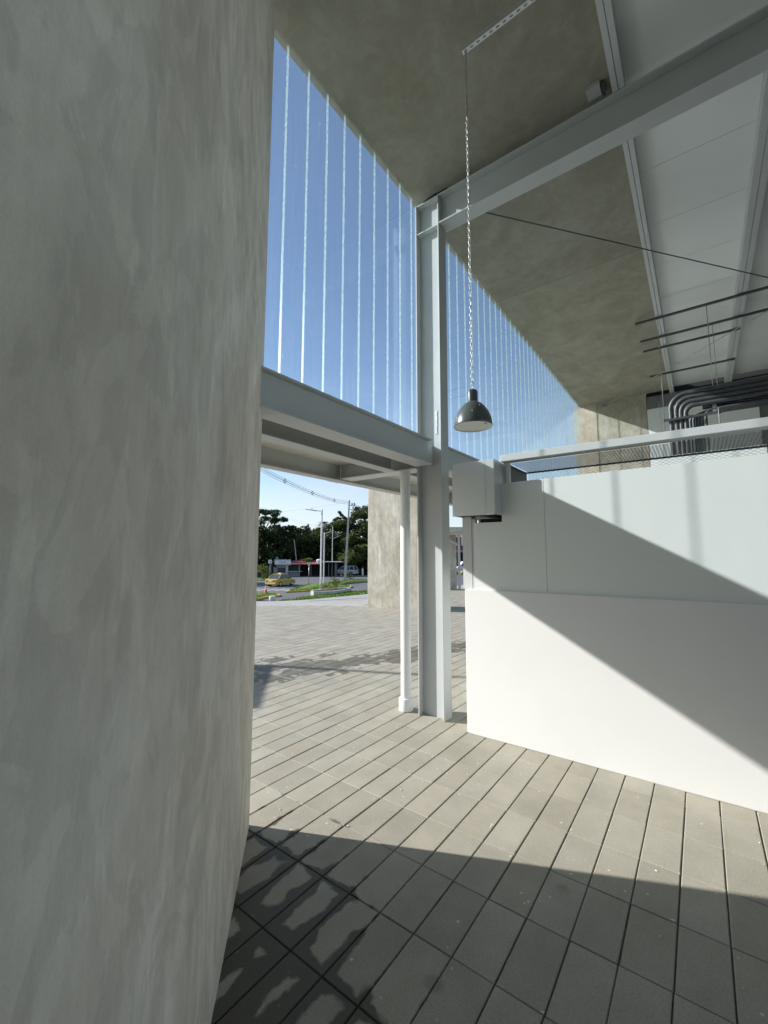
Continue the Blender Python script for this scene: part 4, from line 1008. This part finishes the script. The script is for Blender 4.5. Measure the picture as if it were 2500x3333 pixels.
o = MB(FS).prism_xz([(-18.72+.24*math.cos(a), 1.1+.42*math.sin(a)) for a in [math.pi*2*k/18 for k in range(18)]], 74.6, 74.66).build('oval_sign', M['blue'])
tag(o, 'blue oval sign sticking up behind the striped signboard', 'sign')
o = MB(FS).lathe([(.15, -2), (.17, -.9), (.12, -.7), (.0, -.68)], -4.0, 80.3, 12).build('white_post', M['signwhite'], smooth='auto'); tag(o, 'small white post beside the road at the pylon edge', 'post')

# ================================================================== TREES
def leaves(mb, clumps, n, size, flat=.75):
    tot = sum(c[3] for c in clumps)
    for (cx, cy, cz, r) in clumps:
        k = max(8, int(n*r/tot))
        for _ in range(k):
            v = Vector((random.gauss(0, 1), random.gauss(0, 1), random.gauss(0, 1))).normalized()*r*(random.random()**.4)
            c = Vector((cx+v.x, cy+v.y, cz+v.z*flat))
            a = Vector((random.gauss(0, 1), random.gauss(0, 1), random.gauss(0, .6))).normalized(); b = a.orthogonal().normalized()
            b = Matrix.Rotation(random.uniform(0, 6.28), 3, a) @ b
            s_ = size*random.uniform(.6, 1.3)
            mb.add([c-a*s_, c-b*s_*.55, c+a*s_, c+b*s_*.55], [(0, 1, 2, 3)])
def tree(name, label, u, d, z0, h, r, leaf, n=1500, style='round', trunk=.25, bark='bark', size=.28, group='trees beyond the road'):
    t = thing(name, label, 'tree', (u, d, z0), FS, random.uniform(0, 6), group); F = local(t)
    cl = []; tr = MB(F)
    if style == 'round':
        fork = h*.42
        tr.tube([(0, 0, -.3), (.1, .05, fork*.6), (0, .1, fork)], [trunk, trunk*.8, trunk*.6], 8)
        m = 13
        for k in range(m):
            an = k*2.4; rr = r*(.25+.62*random.random()); zz = h*(.45+.5*random.random())*(1-.18*(rr/r)**2)
            p = (rr*math.cos(an), rr*math.sin(an), zz)
            cl.append((*p, r*random.uniform(.30, .46)))
            if k < 7: tr.tube([(0, .1, fork), (p[0]*.5, p[1]*.5, (fork+zz)/2+.2), p], [trunk*.4, trunk*.25, .03], 5)
        cl.append((0, 0, h*.8, r*.45))
    elif style == 'spread':       # open umbrella crown with layered plates
        fork = h*.45
        tr.tube([(0, 0, -.3), (.15, 0, fork*.6), (0, .1, fork)], [trunk, trunk*.75, trunk*.6], 8)
        for k in range(30):
            an = k*2.4; rr = r*math.sqrt((k+.6)/30); zz = h*(.93-.28*(rr/r)**2)+random.uniform(-.9, .3)
            p = (rr*math.cos(an), rr*math.sin(an), zz); cl.append((*p, r*random.uniform(.13, .22)))
            tr.tube([(0, .1, fork), (p[0]*.45, p[1]*.45, fork+(zz-fork)*.6), p], [trunk*.35, trunk*.2, .03], 5)
    elif style == 'conifer':
        tr.tube([(0, 0, -.3), (0, 0, h)], [trunk, .03], 7)
        for k in range(9): zz = h*(.3+.68*k/8); cl.append((0, 0, zz, r*(1.05-.95*k/8)))
    elif style == 'palm':
        tr.tube([(0, 0, -.3), (.2, .1, h*.5), (.1, 0, h)], [trunk, trunk*.8, trunk*.7], 7)
    lm = MB(F)
    if style == 'palm':
        for k in range(14):
            an = k*2.4; L_ = r; prev = Vector((.1, 0, h))
            for q_ in range(1, 7):
                s_ = q_/6; cur = Vector((.1+L_*s_*math.cos(an), L_*s_*math.sin(an), h+r*.4*s_*(1-s_)*2-r*.75*s_*s_*(.5+.5*(k % 3))))
                side = Vector((-math.sin(an), math.cos(an), -.4))*.38*(1-.6*s_)
                lm.add([prev, cur, cur+side], [(0, 1, 2)]); lm.add([prev, cur, cur-side*Vector((1,1,1)).length/1.73], [(0, 1, 2)]); prev = cur
    else:
        leaves(lm, cl, n, size, .7 if style != 'spread' else .45)
    tr.build('trunk', M[bark], t, smooth=True)
    lm.build('crown', M[leaf], t)
    return t
T = [
 ('spreading_tree','open spreading tree at far left whose branches show the sky', -25.5,88,-2,14.2,6.5,'leaf1',2300,'spread',.35,'bark'),
 ('leafy_tree','round dark tree in front of the spreading tree, left of the kiosk sign', -22.0,84,-2,9.2,4.2,'leaf1',2000,'round',.3,'bark'),
 ('leafy_tree','dark layered tree right of the spreading tree above the striped sign', -20.2,92,-2,11.2,4.4,'leaf1',2200,'round',.3,'bark'),
 ('leafy_tree','low dark tree behind the striped kiosk sign', -18.0,82,-2,7.2,3.4,'leaf1',1700,'round',.25,'bark'),
 ('conifer_tree','thin pointed conifer rising between the tree crowns', -17.2,96,-2,10.8,1.3,'leaf2',600,'conifer',.15,'bark'),
 ('leafy_tree','dark tree over the red kiosk roof with a pale leaning stem in front', -15.2,86,-2,8.6,3.6,'leaf1',2000,'round',.28,'bark'),
 ('leafy_tree','mid green tree behind the give way sign', -14.5,98,-1,9.0,4.0,'leaf2',2000,'round',.28,'bark'),
 ('palm_tree','drooping palm standing above the crowns left of the tall street lamp', -14.3,101,0,9.4,2.0,'leaf4',0,'palm',.16,'bark'),
 ('leafy_tree','sunlit green tree behind the tall street lamp', -11.8,99,0,9.8,4.0,'leaf2',2200,'round',.3,'bark'),
 ('leafy_tree','dark tree behind the shorter street lamp and white roof', -11.3,86,-2,8.0,3.6,'leaf1',1900,'round',.28,'bark'),
 ('umbrella_tree','small crowned tree on a tall stem above the wood left of the utility pole', -10.7,104,3,9.8,2.3,'leaf4',900,'spread',.2,'bark'),
 ('leafy_tree','large rounded tree on the slope left of the utility pole', -8.6,101,1.5,9.6,4.0,'leaf1',2100,'round',.3,'bark'),
 ('leafy_tree','yellow green tree in front of the utility pole foot', -7.2,88,-2,8.4,3.2,'leaf3',1700,'round',.22,'bark_pale'),
 ('leafy_tree','brownish crowned tree just right of the utility pole top', -6.2,106,4,10.0,3.0,'leaf4',1500,'round',.25,'bark'),
 ('leafy_tree','tall bright tree at the right end of the wood by the pylon', -3.9,100,2,11.8,4.0,'leaf2',2300,'round',.3,'bark'),
 ('leafy_tree','mid slope dark tree right of the utility pole', -4.4,92,-1,9.6,3.6,'leaf1',2000,'round',.28,'bark'),
 ('leafy_tree','pale green bushy tree above the white car', -4.2,86,-2,6.0,2.8,'leaf3',1600,'round',.2,'bark_pale'),
 ('leafy_tree','tree hidden behind the pylon on the slope', 1.5,98,1,11.5,4.4,'leaf2',1800,'round',.3,'bark'),
 ('leafy_tree','tree farther behind the pylon beside the red building', 6.5,104,1,11.0,4.6,'leaf1',1600,'round',.3,'bark'),
 ('leafy_tree','road side tree hidden by the near wall that shades the taxi', -27.5,57.5,-2,9.5,4.0,'leaf2',1900,'round',.3,'bark'),
 ('leafy_tree','smaller road side tree hidden by the near wall near the verge', -22.0,37.5,-2,6.6,2.6,'leaf2',1300,'round',.25,'bark'),
 ('leafy_tree','dark tree far left beyond the black car', -28.5,80,-2,9.5,4.4,'leaf1',1800,'round',.3,'bark'),
 ('leafy_tree','tree beyond the kiosks filling the gap under the conifer', -17.6,104,-1,9.0,4.4,'leaf1',1900,'round',.3,'bark'),
 ('leafy_tree','lower tree behind the dark shelter roof', -9.0,92,-1,8.0,3.6,'leaf1',1800,'round',.3,'bark'),
]
for a in T: tree(a[0], a[1], a[2], a[3], a[4], a[5], a[6], a[7], n=int(a[8]*1.7), style=a[9], trunk=a[10], bark=a[11])
# dark understory behind kiosks (one mass)
lm = MB(FS)
cl = [(u, 83+random.uniform(0, 12), random.uniform(-1.6, 4.0), random.uniform(1.4, 2.2)) for u in [-34+k*.9 for k in range(42)] for _ in range(4)]
leaves(lm, cl, 24000, .34, .85)
tag(lm.build('undergrowth', M['leaf1']), 'dark mass of undergrowth beneath the trees', 'undergrowth', kind='stuff')
lm = MB(FS); cl = [(random.uniform(-7.5, 4), random.uniform(83.5, 86), random.uniform(-1.8, -.4), random.uniform(.6, 1.0)) for k in range(26)]
leaves(lm, cl, 5000, .2, .8)
tag(lm.build('bushes', M['leaf3']), 'pale green scrub along the far road edge near the white car', 'scrub', kind='stuff')
# shrub near dark car, small weeds by the planter and far verge
def shrub(name, label, u, d, z, r, h, leaf, n, size):
    t = thing(name, label, 'shrub', (u, d, z), FS); F = local(t)
    lm = MB(F); leaves(lm, [(random.uniform(-r, r)*.5, random.uniform(-r, r)*.5, h*(.25+.6*random.random()), r*.55) for _ in range(7)], n, size, h/r*.6)
    lm.build('foliage', M[leaf], t)
    st = MB(F)
    for k in range(5): a = k*1.3; st.tube([(0, 0, -.1), (r*.4*math.cos(a), r*.4*math.sin(a), h*.6)], .015, 4)
    st.build('stem', M['bark'], t); return t
shrub('shrub', 'yellow green shrub at the left in front of the black car', -18.3, 64.6, -1.9, 1.2, 2.2, 'fern', 420, .16)
s1 = shrub('flowering_shrub', 'feathery weed with a yellow flower head behind the planter', -4.9, 43.6, -1.7, .8, 1.35, 'fern', 190, .10)
F = local(s1); MB(F).lathe([(.0, 1.45), (.09, 1.42), (.02, 1.36)], .55, .1, 8).build('flower', M['flower'], s1)
shrub('shrub', 'sparse green weed left of the flowering one behind the planter', -5.9, 43.4, -1.7, .7, .9, 'fern', 120, .09)
shrub('shrub', 'scrubby bush at the foot of the leaning utility pole', -4.9, 63, -1.9, .8, 1.2, 'leaf2', 200, .12)
shrub('shrub', 'young leafy sapling crossing the lower utility pole', -5.3, 63.5, .6, 1.9, 2.0, 'leaf3', 300, .16)
shrub('creeper', 'green creeper mound on top of the red kiosk roof', -13.9, 77.5, .65, 1.3, .55, 'fern', 420, .15)
o = MB(FS).tube([(-16.2, 80, -1), (-16.9, 80, 4.6)], [.12, .07], 6).build('bare_trunk', M['bark_pale']); tag(o, 'pale bare leaning trunk behind the red kiosk roof', 'tree trunk')
